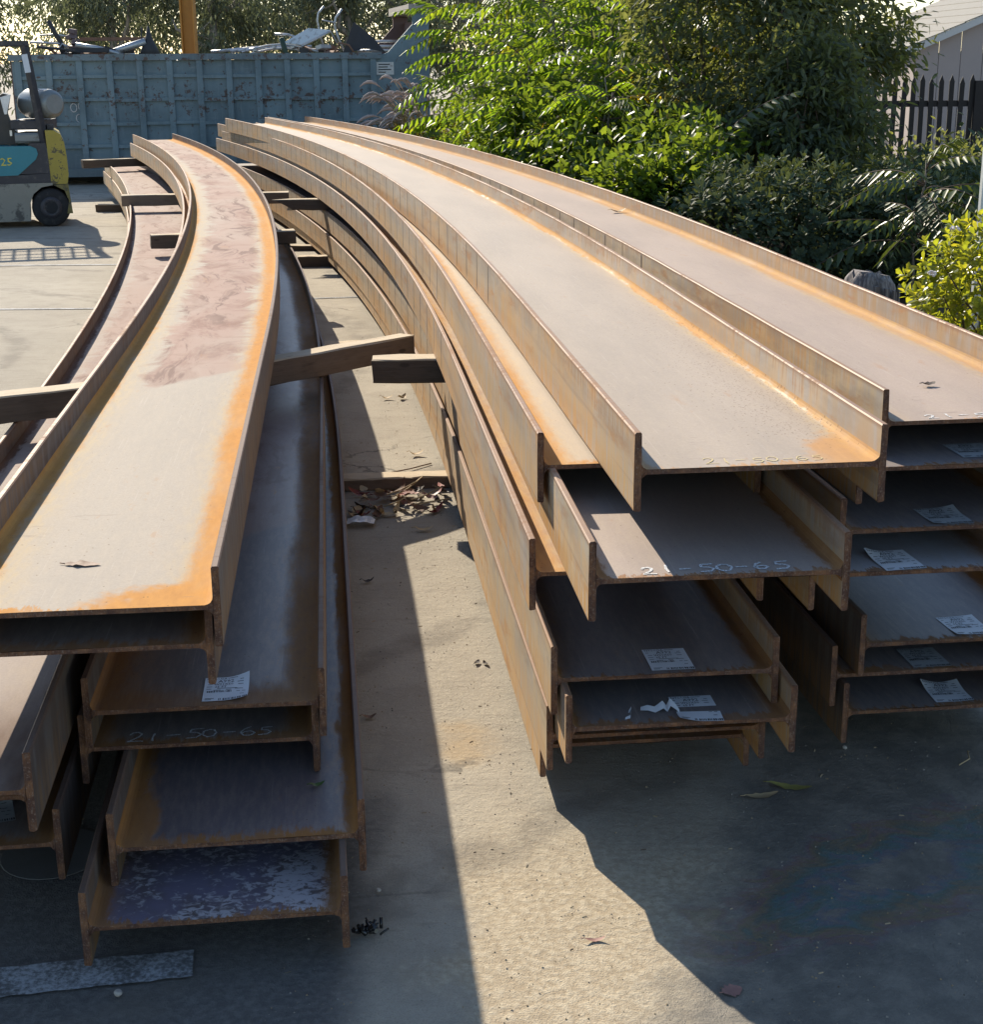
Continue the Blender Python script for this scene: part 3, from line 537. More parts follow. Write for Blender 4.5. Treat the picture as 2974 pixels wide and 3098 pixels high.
def scrap_strip(key, pts, w, name='torn_strip'):
    b = MB()
    for i, (u, s_, z) in enumerate(pts):
        ww = w * (0.5 + 0.8 * math.sin(math.pi * (i + .4) / len(pts)))
        b.v.append(bpt(key, s_ - ww, u, TW / 2 + z)); b.v.append(bpt(key, s_ + ww, u + 0.003, TW / 2 + z * 1.6 + 0.001))
    for i in range(len(pts) - 1): b.face((2 * i, 2 * i + 2, 2 * i + 3, 2 * i + 1), 0, None, True)
    return b.build(name, PAPER, BM[key])
scrap_strip('C6', [(-0.081, .078, .002), (-.066, .07, .006), (-.05, .064, .004), (-.03, .072, .010), (-.022, .066, .004), (-.012, .078, .012), (0.0, .066, .006), (.004, .05, .003)], 0.011)
scrap_strip('C6', [(-.125, .03, .002), (-.113, .032, .004), (-.108, .05, .012), (-.112, .06, .004)], 0.005)

# ------------------------------------------------------------------ timbers
WD = wood_mat('weathered_shaded_timber', (0.13, 0.092, 0.066), (0.215, 0.155, 0.11)); WDD = wood_mat('dark_timber', (0.075, 0.054, 0.040), (0.135, 0.10, 0.075)); WDP = wood_mat('lit_top_timber', (0.40, 0.325, 0.225), (0.55, 0.45, 0.32), dark=(0.16, 0.11, 0.07), wet=0.25)  # tops paled and sides darkened: sun and shade put into the colour
def timber(a, b, z0, z1, wid, m, label, broken=None, name='timber', group=None):
    """a, b: front lower edge end points (x, y); wid: depth away from the viewer."""
    ax, ay = a; bx, by = b; L = math.hypot(bx - ax, by - ay); ang = math.atan2(by - ay, bx - ax); h = z1 - z0; mb = MB(); nseg = 10; c = 0.005; rj = random.Random(str(a))
    prof = [(c, 0), (wid - c, 0), (wid, c), (wid, h - c), (wid - c, h), (c, h), (0, h - c), (0, c)]; n = len(prof)
    for i in range(nseg + 1):
        t = i / nseg; x = -L / 2 + L * t
        for j, (p, q) in enumerate(prof):
            xx = x + (rj.uniform(-.004, .004) if i in (0, nseg) else 0)
            if broken == 'left' and i == 0: xx += (0.0, 0.09, 0.03, 0.10, 0.02, -0.13, -0.10, 0.06)[j]
            if broken == 'right' and i == nseg: xx -= (0.02, 0.06, 0.01, 0.07, 0.03, 0.0, 0.04, 0.06)[j]
            mb.v.append((xx, p - wid / 2 + rj.uniform(-.0035, .0035), q - h / 2 + rj.uniform(-.003, .003)))
    for i in range(nseg):
        for j in range(n): q = (j + 1) % n; mb.face((i * n + j, (i + 1) * n + j, (i + 1) * n + q, i * n + q), 1 if j in (3, 4, 5) else 0)  # upper faces take the painted sunlit tone
    mb.face([j for j in range(n)]); e = nseg * n; mb.face([e + n - 1 - j for j in range(n)])
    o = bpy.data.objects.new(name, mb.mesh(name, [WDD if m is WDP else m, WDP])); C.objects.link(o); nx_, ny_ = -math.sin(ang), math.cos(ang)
    o.location = ((ax + bx) / 2 + nx_ * wid / 2, (ay + by) / 2 + ny_ * wid / 2, (z0 + z1) / 2); o.rotation_euler = (0, 0, ang)
    return tagp(o, label, 'timber', group or 'wooden spacer timbers under the beams')
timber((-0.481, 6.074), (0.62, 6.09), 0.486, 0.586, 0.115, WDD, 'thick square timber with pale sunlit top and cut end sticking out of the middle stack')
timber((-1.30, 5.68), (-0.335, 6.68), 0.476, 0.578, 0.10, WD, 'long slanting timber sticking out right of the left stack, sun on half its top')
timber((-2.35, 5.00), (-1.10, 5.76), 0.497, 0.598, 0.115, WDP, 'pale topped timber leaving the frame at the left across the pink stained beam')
timber((-0.66, 6.18), (-0.13, 6.24), 0.0, 0.052, 0.10, WD, 'low flat timber on the ground behind the pile of dead leaves')
timber((-1.78, 13.50), (-0.6, 13.46), 0.486, 0.578, 0.13, WDD, 'dark timber with a splintered left end sticking out of the middle stack', broken='left')
timber((-3.36, 14.08), (-1.857, 14.31), 0.475, 0.575, 0.12, WD, 'timber under the far bend of the left stack showing on both of its sides')
timber((-2.39, 10.81), (-1.40, 11.08), 0.475, 0.570, 0.12, WDD, 'dark timber under the left stack with a split end face over the pink beam')
timber((-1.69, 13.42), (-1.22, 13.43), 0.0, 0.092, 0.12, WDD, 'dark loose timber lying on the ground between the stacks near a scrap of litter')
timber((-5.02, 19.22), (-4.05, 19.72), 0.475, 0.575, 0.12, WDD, 'farthest timber with reddish left end under the tip of the left stack')
timber((-4.76, 18.62), (-3.7, 18.62), 0.0, 0.086, 0.12, WDD, 'dark timber block on the ground under the far tip of the far left stack')
timber((-1.06, 9.14), (-0.66, 9.18), 0.0, 0.088, 0.13, WD, 'timber on the ground just beyond the long slanting timber')
timber((0.95, 6.3), (1.55, 6.3), 0.419, 0.517, 0.11, WDD, 'timber inside the gap of the right stack, hidden in shade')
timber((-1.75, 3.9), (-0.80, 3.95), 0.0, 0.086, 0.11, WDD, 'timber on the ground under the near end of the far left stack')
timber((-2.4, 14.6), (-0.9, 14.6), 0.0, 0.05, 0.10, WDD, 'low timber on the ground beneath the far half of the middle stack')
LIDM = plain('grey_plastic', (0.13, 0.13, 0.125), 0.6, grime=(0.12, 0.11, 0.10))
lb = MB(); lb.lathe([(0, 0.12), (0.0012, 0.119)], (-1.02, 3.14, 0.001), (0, 0, 1), 28); tagp(lb.build('plastic_disc', LIDM), 'round grey plastic disc lying on the ground under the far left stack', 'disc')

# ------------------------------------------------------------------ roll-off container
def cont_paint(name, base, rust):
    s = N(name); o = s.pos(); n1 = s.noise(o, 1.6, 4, 0.6); n2 = s.noise(o, 9.0, 6, 0.72); n3 = s.noise(s.scale(o, (26, 26, 2.2)), 1.0, 5, 0.65); n4 = s.noise(s.scale(o, (5, 5, 38)), 1.0, 5, 0.7); x, y, z = s.sep(o)
    c = s.mix(s.step(n1, 0.3, 0.7), tuple(v * .8 for v in base), tuple(v * 1.2 for v in base)); c = s.mix(s.mul(s.step(n3, 0.48, 0.7), 0.5), c, (0.21, 0.26, 0.28))
    c = s.mix(s.mul(s.step(n4, 0.58, 0.68), 0.5), c, (0.24, 0.27, 0.28)); mid = s.step(s.math('ABSOLUTE', s.add(z, -1.22)), 0.32, 0.02)
    c = s.mix(s.mul(s.step(s.add(n2, s.mul(mid, 0.085)), 0.575 - rust, 0.625 - rust), 0.88), c, s.mix(n3, (0.045, 0.036, 0.034), (0.15, 0.085, 0.06)))
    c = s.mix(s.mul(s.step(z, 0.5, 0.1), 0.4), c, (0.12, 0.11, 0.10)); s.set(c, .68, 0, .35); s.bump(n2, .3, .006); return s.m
BLUE = plain('unused_blue', (0.105, 0.17, 0.215), 0.6, var=0.5, sc=7.0, grime=(0.05, 0.042, 0.042), gm=(0.555, 0.61)); BLUE = cont_paint('faded_blue_paint', (0.15, 0.208, 0.23), -0.03); BLUED = cont_paint('rusty_blue_rail', (0.145, 0.185, 0.20), 0.04)
BROWN = plain('container_inside', (0.15, 0.095, 0.085), 0.8, var=0.3, sc=3, grime=(0.06, 0.045, 0.04)); BLACK = plain('black_steel', (0.018, 0.018, 0.02), 0.6); WHITEP = plain('white_plate', (0.55, 0.55, 0.52), 0.6, grime=(0.25, 0.22, 0.2))
A0 = Vector((-6.83, 22.6, 0)); ca = math.atan2(1.0, 5.3); CR = rotz(ca); LEN = 6.05; DEP = 2.3
def cp(x, y, z): return tuple(A0 + CR @ Vector((x, y, z)))
cont = thing('scrap_container', 'long blue ribbed steel roll-off container heaped with scrap metal', 'container', tuple(A0))
def cbox(mb, x0, x1, y0, y1, z0, z1, mi=0): mb.box(cp((x0 + x1) / 2, (y0 + y1) / 2, (z0 + z1) / 2), (x1 - x0, y1 - y0, z1 - z0), CR, mi)
b = MB(); cbox(b, 0.02, LEN - 0.9, 0.0, 0.03, 0.16, 1.75); b.build('front_wall', BLUE, cont)
b = MB(); cbox(b, 0.02, LEN, DEP, DEP + 0.03, 0.16, 1.75); cbox(b, 0.0, 0.03, 0.031, DEP - .001, 0.16, 1.75); cbox(b, 0.03, LEN - .05, 0.031, DEP - 0.001, 0.16, 0.2); b.build('inner_shell', BROWN, cont)
b = MB(); cbox(b, -0.02, LEN - 0.72, -0.075, 0.045, 1.752, 1.84); cbox(b, -0.02, LEN, DEP - .02, DEP + .09, 1.752, 1.84); cbox(b, -0.02, 0.10, 0.046, DEP - .021, 1.752, 1.84); b.build('top_rail', BLUED, cont)
b = MB(); cbox(b, 0.0, LEN, -0.06, 0.05, 0.12, 0.235); b.build('bottom_rail', BLUE, cont)
for i in range(13):
    b = MB(); x = 0.06 + i * 0.425; cbox(b, x, x + 0.085, -0.058, -0.001, 0.236, 1.751)
    b.build('rib', BLUE, cont)
for z in (1.52, 1.20, 0.865, 0.545):
    b = MB()
    for i in range(12): x = 0.06 + i * 0.425 + 0.087; cbox(b, x, x + 0.336, -0.046, -0.001, z - 0.026 + .008 * (i % 3), z + 0.022 + .008 * (i % 3))
    b.build('cross_rib', BLUE, cont)
b = MB(); b.prism([(-0.001, 0), (0.9, 0)], 'y', 0, 1) if False else None
def wedge(y0, y1, m, nm):
    b = MB(); poly = [(LEN - 0.90, 0.16), (LEN, 0.16), (LEN, 2.40), (LEN - 0.24, 2.40), (LEN - 0.24, 2.24), (LEN - 0.62, 1.84), (LEN - 0.90, 1.75)]
    n = len(poly)
    for y in (y0, y1):
        for x, z in poly: b.v.append(cp(x, y, z))
    for i in range(n): j = (i + 1) % n; b.face((i, j, n + j, n + i))
    b.face(list(range(n))[::-1]); b.face([n + i for i in range(n)]); return b.build(nm, m, cont)
wedge(-0.02, 0.035, BLUE, 'raised_side'); wedge(DEP - 0.03, DEP + 0.03, BROWN, 'raised_side')
b = MB(); cbox(b, LEN - 0.06, LEN - 0.002, 0.036, DEP - 0.031, 0.2, 2.30); b.build('bulkhead', BROWN, cont)
b = MB(); cbox(b, LEN - 0.30, LEN + 0.04, -0.04, DEP + 0.05, 2.402, 2.52); b.build('top_beam', plain('dusty_beam', (0.36, 0.33, 0.29), 0.8, grime=(0.2, 0.15, 0.12)), cont)
b = MB()
for x in (0.35, 5.5):
    for y in (0.35, DEP - 0.35): b.lathe([(-0.1, 0.08), (-0.09, 0.1), (0.09, 0.1), (0.1, 0.08)], cp(x, y, 0.10), CR @ Vector((0, 1, 0)), 16)
cbox(b, 0.1, LEN - .1, 0.6, 0.75, 0.02, 0.118); cbox(b, 0.1, LEN - .1, DEP - .75, DEP - .6, 0.02, 0.118); b.build('rollers', BLACK, cont)
b = MB(); cbox(b, LEN - 0.80, LEN - 0.54, -0.032, -0.021, 1.52, 1.70); sg = b.build('sign_plate', WHITEP, cont)
b = MB()
for k, (x0, x1) in enumerate(((.03, .2), (.03, .17), (.03, .22), (.03, .14))): cbox(b, LEN - 0.80 + x0, LEN - 0.80 + x1, -0.0345, -0.0325, 1.66 - k * 0.037, 1.675 - k * 0.037)
o = b.build('printed_text', INK, cont); o.parent = sg
b = MB()
for cx_, cz_ in ((0.83, 1.10), (0.94, 1.12), (0.90, 0.95)):
    b.tube([cp(cx_ + .045 * math.cos(t * .63), -0.0015, cz_ + 0.06 * math.sin(t * .63)) for t in range(11)], 0.007, 5)
b.build('chalk_scribble', CHALKD, cont)

# scrap lying in the container: every piece its own thing
SG = plain('galvanised_scrap', (0.42, 0.43, 0.44), 0.38, 0.6, var=0.2, grime=(0.16, 0.13, 0.11)); SW = plain('white_sheet_scrap', (0.62, 0.62, 0.58), 0.5, 0.0, var=0.12, grime=(0.3, 0.26, 0.22)); SRU = plain('rusty_scrap', (0.20, 0.11, 0.07), 0.85, var=0.35); SDK = plain('dark_scrap', (0.035, 0.033, 0.034), 0.7, var=0.3); SGR = plain('dark_green_scrap', (0.03, 0.055, 0.035), 0.6)
gS = 'scrap metal heaped in the container'
def scrap_tube(name, lab, pts, r, m, k=10): b = MB(); b.tube(pts, r, k); o = b.build(name, m, None, pts[0]); return tagp(o, lab, 'scrap metal', gS)
def scrap_plate(name, lab, pts, th, m, nrm=(0, 1, 0.15)):
    b = MB(); n = len(pts); nv = Vector(nrm).normalized() * th
    for q in pts: b.v.append(tuple(q))
    for q in pts: b.v.append(tuple(Vector(q) + nv))
    b.face(list(range(n))); b.face([n + n - 1 - i for i in range(n)])
    for i in range(n): j = (i + 1) % n; b.face((j, i, n + i, n + j))
    return tagp(b.build(name, m, None, pts[0]), lab, 'scrap metal', gS)
scrap_tube('bent_bar', 'dark leaning bar poking up steeply at the left end of the container', [(-6.51, 23.6, 2.32), (-6.44, 23.6, 2.18), (-6.36, 23.62, 2.02), (-6.33, 23.7, 1.7)], 0.036, SDK)
scrap_tube('pipe', 'grey sagging pipe left of the bright elbow pipe in the container', [(-6.07, 23.35, 1.98), (-5.76, 23.4, 1.93), (-5.5, 23.5, 1.85), (-5.3, 23.9, 1.76)], 0.034, SG)
scrap_tube('pipe', 'thick bright pipe rising to the right towards the black cone in the container', [(-5.62, 23.55, 1.85), (-5.35, 23.55, 1.94), (-5.09, 23.6, 2.02)], 0.052, SG, 12)
b = MB(); b.box((-5.7, 24.25, 2.065), (1.0, 0.25, 0.05)); tagp(b.build('rusty_plank', SRU, None, (-5.7, 24.25, 2.04)), 'flat rust brown plank lying level across the scrap on the left', 'scrap metal', gS)
b = MB(); b.lathe([(0, 0.16), (0.12, 0.11), (0.24, 0.05), (0.42, 0.012)], (-5.05, 23.65, 1.82), (0, 0, 1), 14); b.tube([(-5.12, 23.62, 1.85), (-5.15, 23.6, 2.1), (-5.13, 23.6, 2.22)], 0.012, 6); tagp(b.build('cone_funnel', SDK, None, (-5.05, 23.65, 1.82)), 'black pointed cone standing among the scrap left of the orange column', 'scrap metal', gS)
b = MB()
for k in range(7): b.box((-6.19 + 0.03 * math.sin(k * 2.1), 23.72, 1.72 + k * 0.075), (0.20 - 0.018 * k, 0.12, 0.07), rotz(0.5 * k) @ Matrix.Rotation(0.25 * math.sin(k * 1.7), 3, 'Y'), 0, 0.012)
tagp(b.build('crushed_sheet', plain('brown_crushed', (0.13, 0.085, 0.085), 0.6, var=0.35), None, (-6.19, 23.72, 1.7)), 'crumpled dark brown sheet metal clump next to the leaning dark bar', 'scrap metal', gS)
scrap_tube('rod', 'thin level rod sticking out over the left rim of the container', [(-6.78, 23.5, 2.02), (-6.37, 23.6, 2.0), (-6.0, 23.9, 1.85)], 0.017, SG, 7)
scrap_tube('rod', 'dark flat bar lying along the rim under the leaning bar', [(-6.62, 23.3, 1.95), (-6.3, 23.3, 1.92), (-6.0, 23.3, 1.87)], 0.024, SDK, 6)
scrap_tube('rod', 'thin pale rod crossing the leaning dark bar', [(-6.68, 23.7, 2.12), (-6.44, 23.7, 2.13), (-6.2, 23.75, 2.08)], 0.014, SG, 7)
scrap_tube('rod', 'short rusty rod tilted down into the container at far left', [(-6.6, 23.4, 1.98), (-6.45, 23.45, 1.9), (-6.35, 23.5, 1.8)], 0.02, SRU, 7)
scrap_tube('rod', 'pair of crossed wires beside the brown clump', [(-6.42, 23.5, 1.86), (-6.3, 23.5, 2.0), (-6.22, 23.55, 1.88)], 0.012, SG, 6)
scrap_plate('sheet_panel', 'bright white bent sheet panel tilted on top of the scrap', [(-3.08, 23.9, 1.98), (-2.72, 24.1, 2.19), (-2.38, 24.05, 2.16), (-2.80, 23.85, 1.95)], 0.012, SW, (0, -0.5, 0.8))
scrap_tube('frame_rail', 'grey tube framing the right edge of the white panel', [(-2.80, 23.82, 1.93), (-2.38, 24.02, 2.15), (-2.28, 24.0, 1.98)], 0.016, SG, 8)
scrap_tube('frame_rail', 'bent tube end pointing left above the white panel', [(-3.25, 24.2, 2.12), (-3.05, 24.2, 2.11), (-2.85, 24.2, 2.04)], 0.02, SG, 8)
def hoop(pts): return [Vector(p) for p in pts]
scrap_tube('curved_rail', 'left of two tall curved rails rising from the scrap', [(-2.49, 24.3, 2.52), (-2.58, 24.3, 2.42), (-2.60, 24.3, 2.31), (-2.58, 24.3, 2.17), (-2.5, 24.3, 1.85)], 0.016, SG, 8)
scrap_tube('curved_rail', 'right of two tall curved rails rising from the scrap', [(-2.22, 24.32, 2.48), (-2.32, 24.32, 2.35), (-2.34, 24.32, 2.23), (-2.30, 24.32, 2.08), (-2.2, 24.3, 1.85)], 0.018, SG, 8)
scrap_tube('curved_rail', 'level crosspiece caught between the two tall curved rails', [(-2.53, 24.27, 2.32), (-2.43, 24.27, 2.30), (-2.32, 24.27, 2.28)], 0.012, SG, 6)
scrap_plate('triangular_sheet', 'large dark triangular sheet standing on end in the scrap', [(-2.01, 23.85, 2.28), (-2.19, 23.75, 1.80), (-1.85, 23.75, 1.90), (-1.54, 23.8, 1.84), (-1.72, 23.82, 2.05)], 0.012, SDK, (0.1, 1, 0.1))
scrap_tube('pipe', 'long thin pipe lying level right of the orange column', [(-4.3, 24.6, 1.87), (-3.7, 24.6, 1.92), (-2.9, 24.6, 1.97)], 0.022, SG, 8)
scrap_tube('pipe', 'second long thin pipe lying below the first right of the orange column', [(-3.95, 24.3, 1.87), (-3.4, 24.3, 1.92), (-2.7, 24.3, 1.93)], 0.026, SG, 8)
ar = MB()
for dz in (0, 0.055): ar.tube([(-3.71 + t * 0.1917, 24.0 - dz * 2, 1.80 + dz + 0.11 * math.sin(math.pi * t / 6)) for t in range(7)], 0.016, 7)
for t in (1, 2.5, 4, 5): ar.box((-3.71 + t * 0.1917, 23.95, 1.83 + 0.11 * math.sin(math.pi * t / 6)), (0.05, 0.16, 0.02))
tagp(ar.build('curved_ladder', SG, None, (-3.2, 24, 1.8)), 'bright arched ladder-like frame along the rim right of the orange column', 'scrap metal', gS)
scrap_tube('post_stub', 'short dark green post stub leaning over the arched frame', [(-3.09, 23.72, 2.06), (-2.99, 23.75, 1.7)], 0.04, SGR, 10)
for k, (x, y, z) in enumerate([(-1.95, 24.6, 2.0), (-1.97, 24.4, 1.925), (-2.0, 24.2, 1.865)]):
    scrap_tube('pipe', ['top', 'middle', 'bottom'][k] + ' of three level grey pipes beside the dark triangular sheet', [(x, y, z), (x + 0.3, y, z + .004), (x + 0.75, y, z)], 0.022, SG, 8)
scrap_tube('rod', 'bent rusty rod between the white panel and the dark triangle', [(-2.3, 23.7, 1.84), (-2.22, 23.7, 1.98), (-2.08, 23.7, 1.95), (-2.0, 23.7, 1.83)], 0.016, SRU, 6)
b = MB()
for i in range(190):
    x = -6.5 + 5.0 * random.random(); y = 23.0 + random.random() * 1.5 + (x + 6.6) * .19; b.box((x, y, 1.58 + random.random() * .36 * (0.55 + .45 * math.sin(x * 2.1 + 1))), (0.1 + .6 * random.random(), .03 + .16 * random.random(), 0.02 + .05 * random.random()), rotz(random.random() * 3) @ Matrix.Rotation(random.uniform(-.5, .5), 3, 'X'), i % 3)
tagp(b.build('scrap_fill', [SDK, SRU, SG], None, (-4.5, 23.5, 1.5)), 'jumbled scrap offcuts filling the container under the rim', kind='stuff')

# orange column behind the container
ORG_P = plain('worn_orange_paint', (0.42, 0.19, 0.028), 0.6, var=0.2, sc=5, grime=(0.12, 0.06, 0.035), gm=(0.6, 0.68))
cr_t = thing('crane_column', 'tall orange painted steel column standing behind the scrap container', 'column', (-5.02, 26.6, 0))
b = MB(); b.box((-4.99, 26.6, 3.2), (0.20, 0.03, 6.38), None, 0, .004); b.build('web', ORG_P, cr_t)
for x in (-5.115, -4.885): b = MB(); b.box((x + (.012 if x < -5 else -.012), 26.6, 3.2), (0.024, 0.24, 6.4), None, 0, .004); b.build('flange', ORG_P, cr_t)
b = MB(); b.box((-5.0, 26.6, 0.012), (0.45, 0.45, 0.024)); b.build('base_plate', ORG_P, cr_t)

# ------------------------------------------------------------------ forklift
TEAL = plain('teal_paint', (0.012, 0.19, 0.24), 0.35, var=0.12, grime=(0.03, 0.07, 0.08), gm=(0.62, 0.75)); YEL = plain('worn_yellow_paint', (0.37, 0.285, 0.045), 0.6, var=0.25, sc=9, grime=(0.06, 0.05, 0.04), gm=(0.53, 0.58)); FDK = plain('dark_frame_paint', (0.032, 0.030, 0.036), 0.5, var=0.3, grime=(0.09, 0.075, 0.07)); SKIRT = plain('scuffed_cream_paint', (0.26, 0.245, 0.20), 0.65, var=0.25, sc=5, grime=(0.05, 0.045, 0.04), gm=(0.52, 0.62))
TYRE = plain('tyre_rubber', (0.020, 0.020, 0.021), 0.85, var=0.3, grime=(0.06, 0.055, 0.05)); TANK = plain('grey_tank_paint', (0.21, 0.23, 0.225), 0.35, 0.2, var=0.12, grime=(0.2, 0.16, 0.13)); SEATM = plain('black_vinyl', (0.014, 0.014, 0.016), 0.38); STK = plain('pale_sticker', (0.55, 0.60, 0.66), 0.4, var=.1)
fk = thing('forklift', 'yellow and teal gas forklift with grey gas bottle at the left edge', 'forklift', (-4.63, 17.0, 0)); ORG[fk.name] = Vector((-4.70, 17.0, 0)); fk.rotation_euler = (0, 0, R(16)); Y0, Y1 = 17.0, 18.02
def fpart(nm, m): o = b.build(nm, m, fk); return o
b = MB(); b.prism([(-6.6, 0.07), (-5.12, 0.07), (-5.115, 0.25), (-5.07, 0.36), (-4.98, 0.43), (-4.86, 0.45), (-4.86, 0.475), (-6.6, 0.475)], 'y', Y0, Y1); fpart('side_skirt', SKIRT)
b = MB(); b.prism([(-6.6, 0.477), (-4.875, 0.477), (-4.875, 0.575), (-6.6, 0.535)], 'y', Y0 + .005, Y1 - .005); b.prism([(-5.30, 0.577), (-4.875, 0.577), (-4.895, 0.90), (-5.06, 0.90)], 'y', Y0 + .004, Y1 - .004); fpart('chassis_frame', FDK)
b = MB(); b.prism([(-6.35, 0.545), (-5.21, 0.565), (-5.01, 0.73), (-4.985, 0.79), (-5.0, 0.845), (-5.06, 0.872), (-6.35, 0.875)], 'y', Y0 - .012, Y1 + .012); hood = fpart('body_panel', TEAL)
b = MB(); b.prism([(-4.872, 0.46), (-4.70, 0.46), (-4.68, 0.56), (-4.685, 0.75), (-4.70, 0.90), (-4.735, 0.99), (-4.80, 1.03), (-4.893, 1.035)], 'y', Y0 + .01, Y1 - .01); fpart('counterweight', YEL)
b = MB(); b.prism([(-4.86, 0.455), (-4.695, 0.455), (-4.668, 0.14), (-4.73, 0.14), (-4.70, 0.28), (-4.74, 0.39)], 'y', Y0 + .012, Y1 - .012); fpart('counterweight_foot', plain('scuffed_yellow', (0.20, 0.165, 0.05), 0.7, var=.3, grime=(0.05, 0.045, 0.04), gm=(.45, .6)))
for yy, dd in ((Y0 + .02, 1), (Y1 - .02, -1)):
    for (wx, wr) in ((-4.895, 0.205), (-6.25, 0.26)):
        b = MB(); b.lathe([(0, wr * .62), (0.0, wr * .9), (0.02, wr), (0.13, wr), (0.15, wr * .9), (0.15, wr * .5)], (wx, yy, wr + .003), (0, dd, 0), 32)
        w = fpart('wheel', TYRE); b = MB(); b.lathe([(0.012, wr * .25), (0.001, wr * .3), (-0.006, wr * .56), (0.02, wr * .6)], (wx, yy, wr + .003), (0, dd, 0), 24); o = fpart('rim', FDK); o.parent = w
        b = MB()
        for q in range(6): t = q * math.pi / 3; b.lathe([(-0.012 , 0.012), (0.0, 0.014)], (wx + wr * .4 * math.cos(t), yy, wr + .003 + wr * .4 * math.sin(t)), (0, dd, 0), 6)
        o = fpart('wheel_nuts', FDK); o.parent = w
for yy in (Y0 + 0.05, Y1 - 0.05):
    b = MB(); d_ = Vector((-5.028, 0, 1.92)) - Vector((-4.90, 0, 0.86)); b.tube([(-4.90, yy, 0.84), (-5.028, yy, 1.93)], 0.046, 4, 0, True, False); fpart('guard_post', FDK)
    b = MB(); b.tube([(-6.35, yy, 0.9), (-6.05, yy, 1.93)], 0.038, 4, 0, True, False); fpart('guard_post', FDK)
    b = MB(); b.box((-5.53, yy, 1.935), (1.10, 0.07, 0.055), None, 0, .006); fpart('guard_rail', FDK)
b = MB()
for q in range(8): b.box((-6.0 + q * 0.135, (Y0 + Y1) / 2, 1.945), (0.022, Y1 - Y0 - 0.18, 0.03))
for yy in (17.25, 17.5, 17.77): b.box((-5.53, yy, 1.925), (1.0, 0.02, 0.02))
fpart('guard_grille', FDK)
b = MB(); b.box((-5.022, Y0 + 0.003, 1.73), (0.062, 0.006, 0.19), Matrix.Rotation(-0.12, 3, 'Y')); fpart('reflector_sticker', STK)
tx = Vector((-0.50, 0.87, 0)).normalized(); b = MB(); b.lathe([(0.0, 0.095), (0.005, 0.118), (0.03, 0.125), (0.045, 0.148), (0.10, 0.158), (0.48, 0.158), (0.55, 0.135), (0.59, 0.08)], (-4.77, 17.10, 1.305), tx, 28); tk = fpart('gas_bottle', TANK)
b = MB(); b.lathe([(-0.004, 0.1), (0.012, 0.1)], (-4.767, 17.097, 1.305), tx, 28); o = fpart('bottle_end', plain('bottle_end_paint', (0.22, 0.235, 0.23), 0.5)); o.parent = tk
b = MB(); b.box((-5.0, 17.35, 1.09), (0.36, 0.5, 0.1), rotz(-.3), 0, .01); b.box((-4.83, 17.2, 1.06), (0.07, 0.12, 0.05)); fpart('bottle_bracket', FDK)
b = MB(); b.box((-5.05, 17.5, 0.955), (0.32, 0.9, 0.10), None, 0, .02); fpart('engine_cover', plain('grey_cover', (0.22, 0.23, 0.22), 0.5, grime=(0.1, 0.09, 0.08)))
b = MB(); b.prism([(-5.72, 0.88), (-5.19, 0.88), (-5.16, 0.99), (-5.23, 1.05), (-5.27, 1.2), (-5.22, 1.40), (-5.30, 1.42), (-5.40, 1.36), (-5.42, 1.06), (-5.70, 1.0)], 'y', 17.28, 17.76); st = fpart('seat', SEATM)
b = MB(); b.prism([(-5.33, 1.38), (-5.215, 1.41), (-5.275, 1.20), (-5.30, 1.2)], 'y', 17.255, 17.278); o = fpart('seat_trim', plain('silver_trim', (0.5, 0.52, 0.56), 0.3, 0.5)); o.parent = st
b = MB(); b.box((-5.25, 17.26, 1.0), (0.025, 0.02, 0.06)); o = fpart('belt_buckle', plain('buckle', (0.6, 0.6, 0.6), 0.3, .5)); o.parent = st
b = MB(); b.tube([(-6.25, 17.5, 0.86), (-6.05, 17.5, 1.28)], 0.025, 8); b.tube([(-6.05 + .05 * math.sin(t * .524), 17.5 + .16 * math.cos(t * .524), 1.28 + .15 * math.sin(t * .524)) for t in range(13)], 0.014, 6); fpart('steering_wheel', SEATM)
for yy in (17.25, 17.78): b = MB(); b.box((-6.72, yy, 1.12), (0.12, 0.08, 2.1)); fpart('mast_rail', FDK); b = MB(); b.box((-7.25, yy, 0.06), (0.95, 0.11, 0.035)); b.box((-6.80, yy, 0.32), (0.035, 0.11, 0.5)); fpart('fork', FDK)
tv, tf_ = text_polys('25', 0.118); b = MB(); b.v = [(-5.385 + x * 1.12, Y0 - 0.0145, 0.672 + y) for x, y in tv]; [b.face(f) for f in tf_]; o = b.build('number_lettering', plain('yellow_vinyl', (0.62, 0.52, 0.03), 0.4), fk); o.parent = hood

# ------------------------------------------------------------------ vegetation
BARK = plain('grey_bark', (0.17, 0.145, 0.12), 0.9, var=0.35, sc=9, grime=(0.06, 0.05, 0.04), bump=0.5); BARKP = plain('pale_smooth_bark', (0.30, 0.26, 0.215), 0.85, var=0.3, sc=3, grime=(0.13, 0.10, 0.08), bump=0.4); TWIG = plain('brown_twig', (0.09, 0.062, 0.042), 0.8)
LM_EUC = leaf_mat('hazy_gum_leaves', [(0, (0.125, 0.14, 0.10)), (0.5, (0.17, 0.185, 0.125)), (0.8, (0.20, 0.205, 0.135)), (1, (0.22, 0.205, 0.14))], 0.30, 1.2, 0.75, 0.1, (1.08, 1.12, 0.75))  # paled to put distance haze into the leaf colour
LM_AIL = leaf_mat('bright_leaflets', [(0, (0.055, 0.115, 0.016)), (0.55, (0.085, 0.155, 0.018)), (0.88, (0.12, 0.18, 0.02)), (1, (0.28, 0.22, 0.02))], 0.58, 2.6, 0.36)
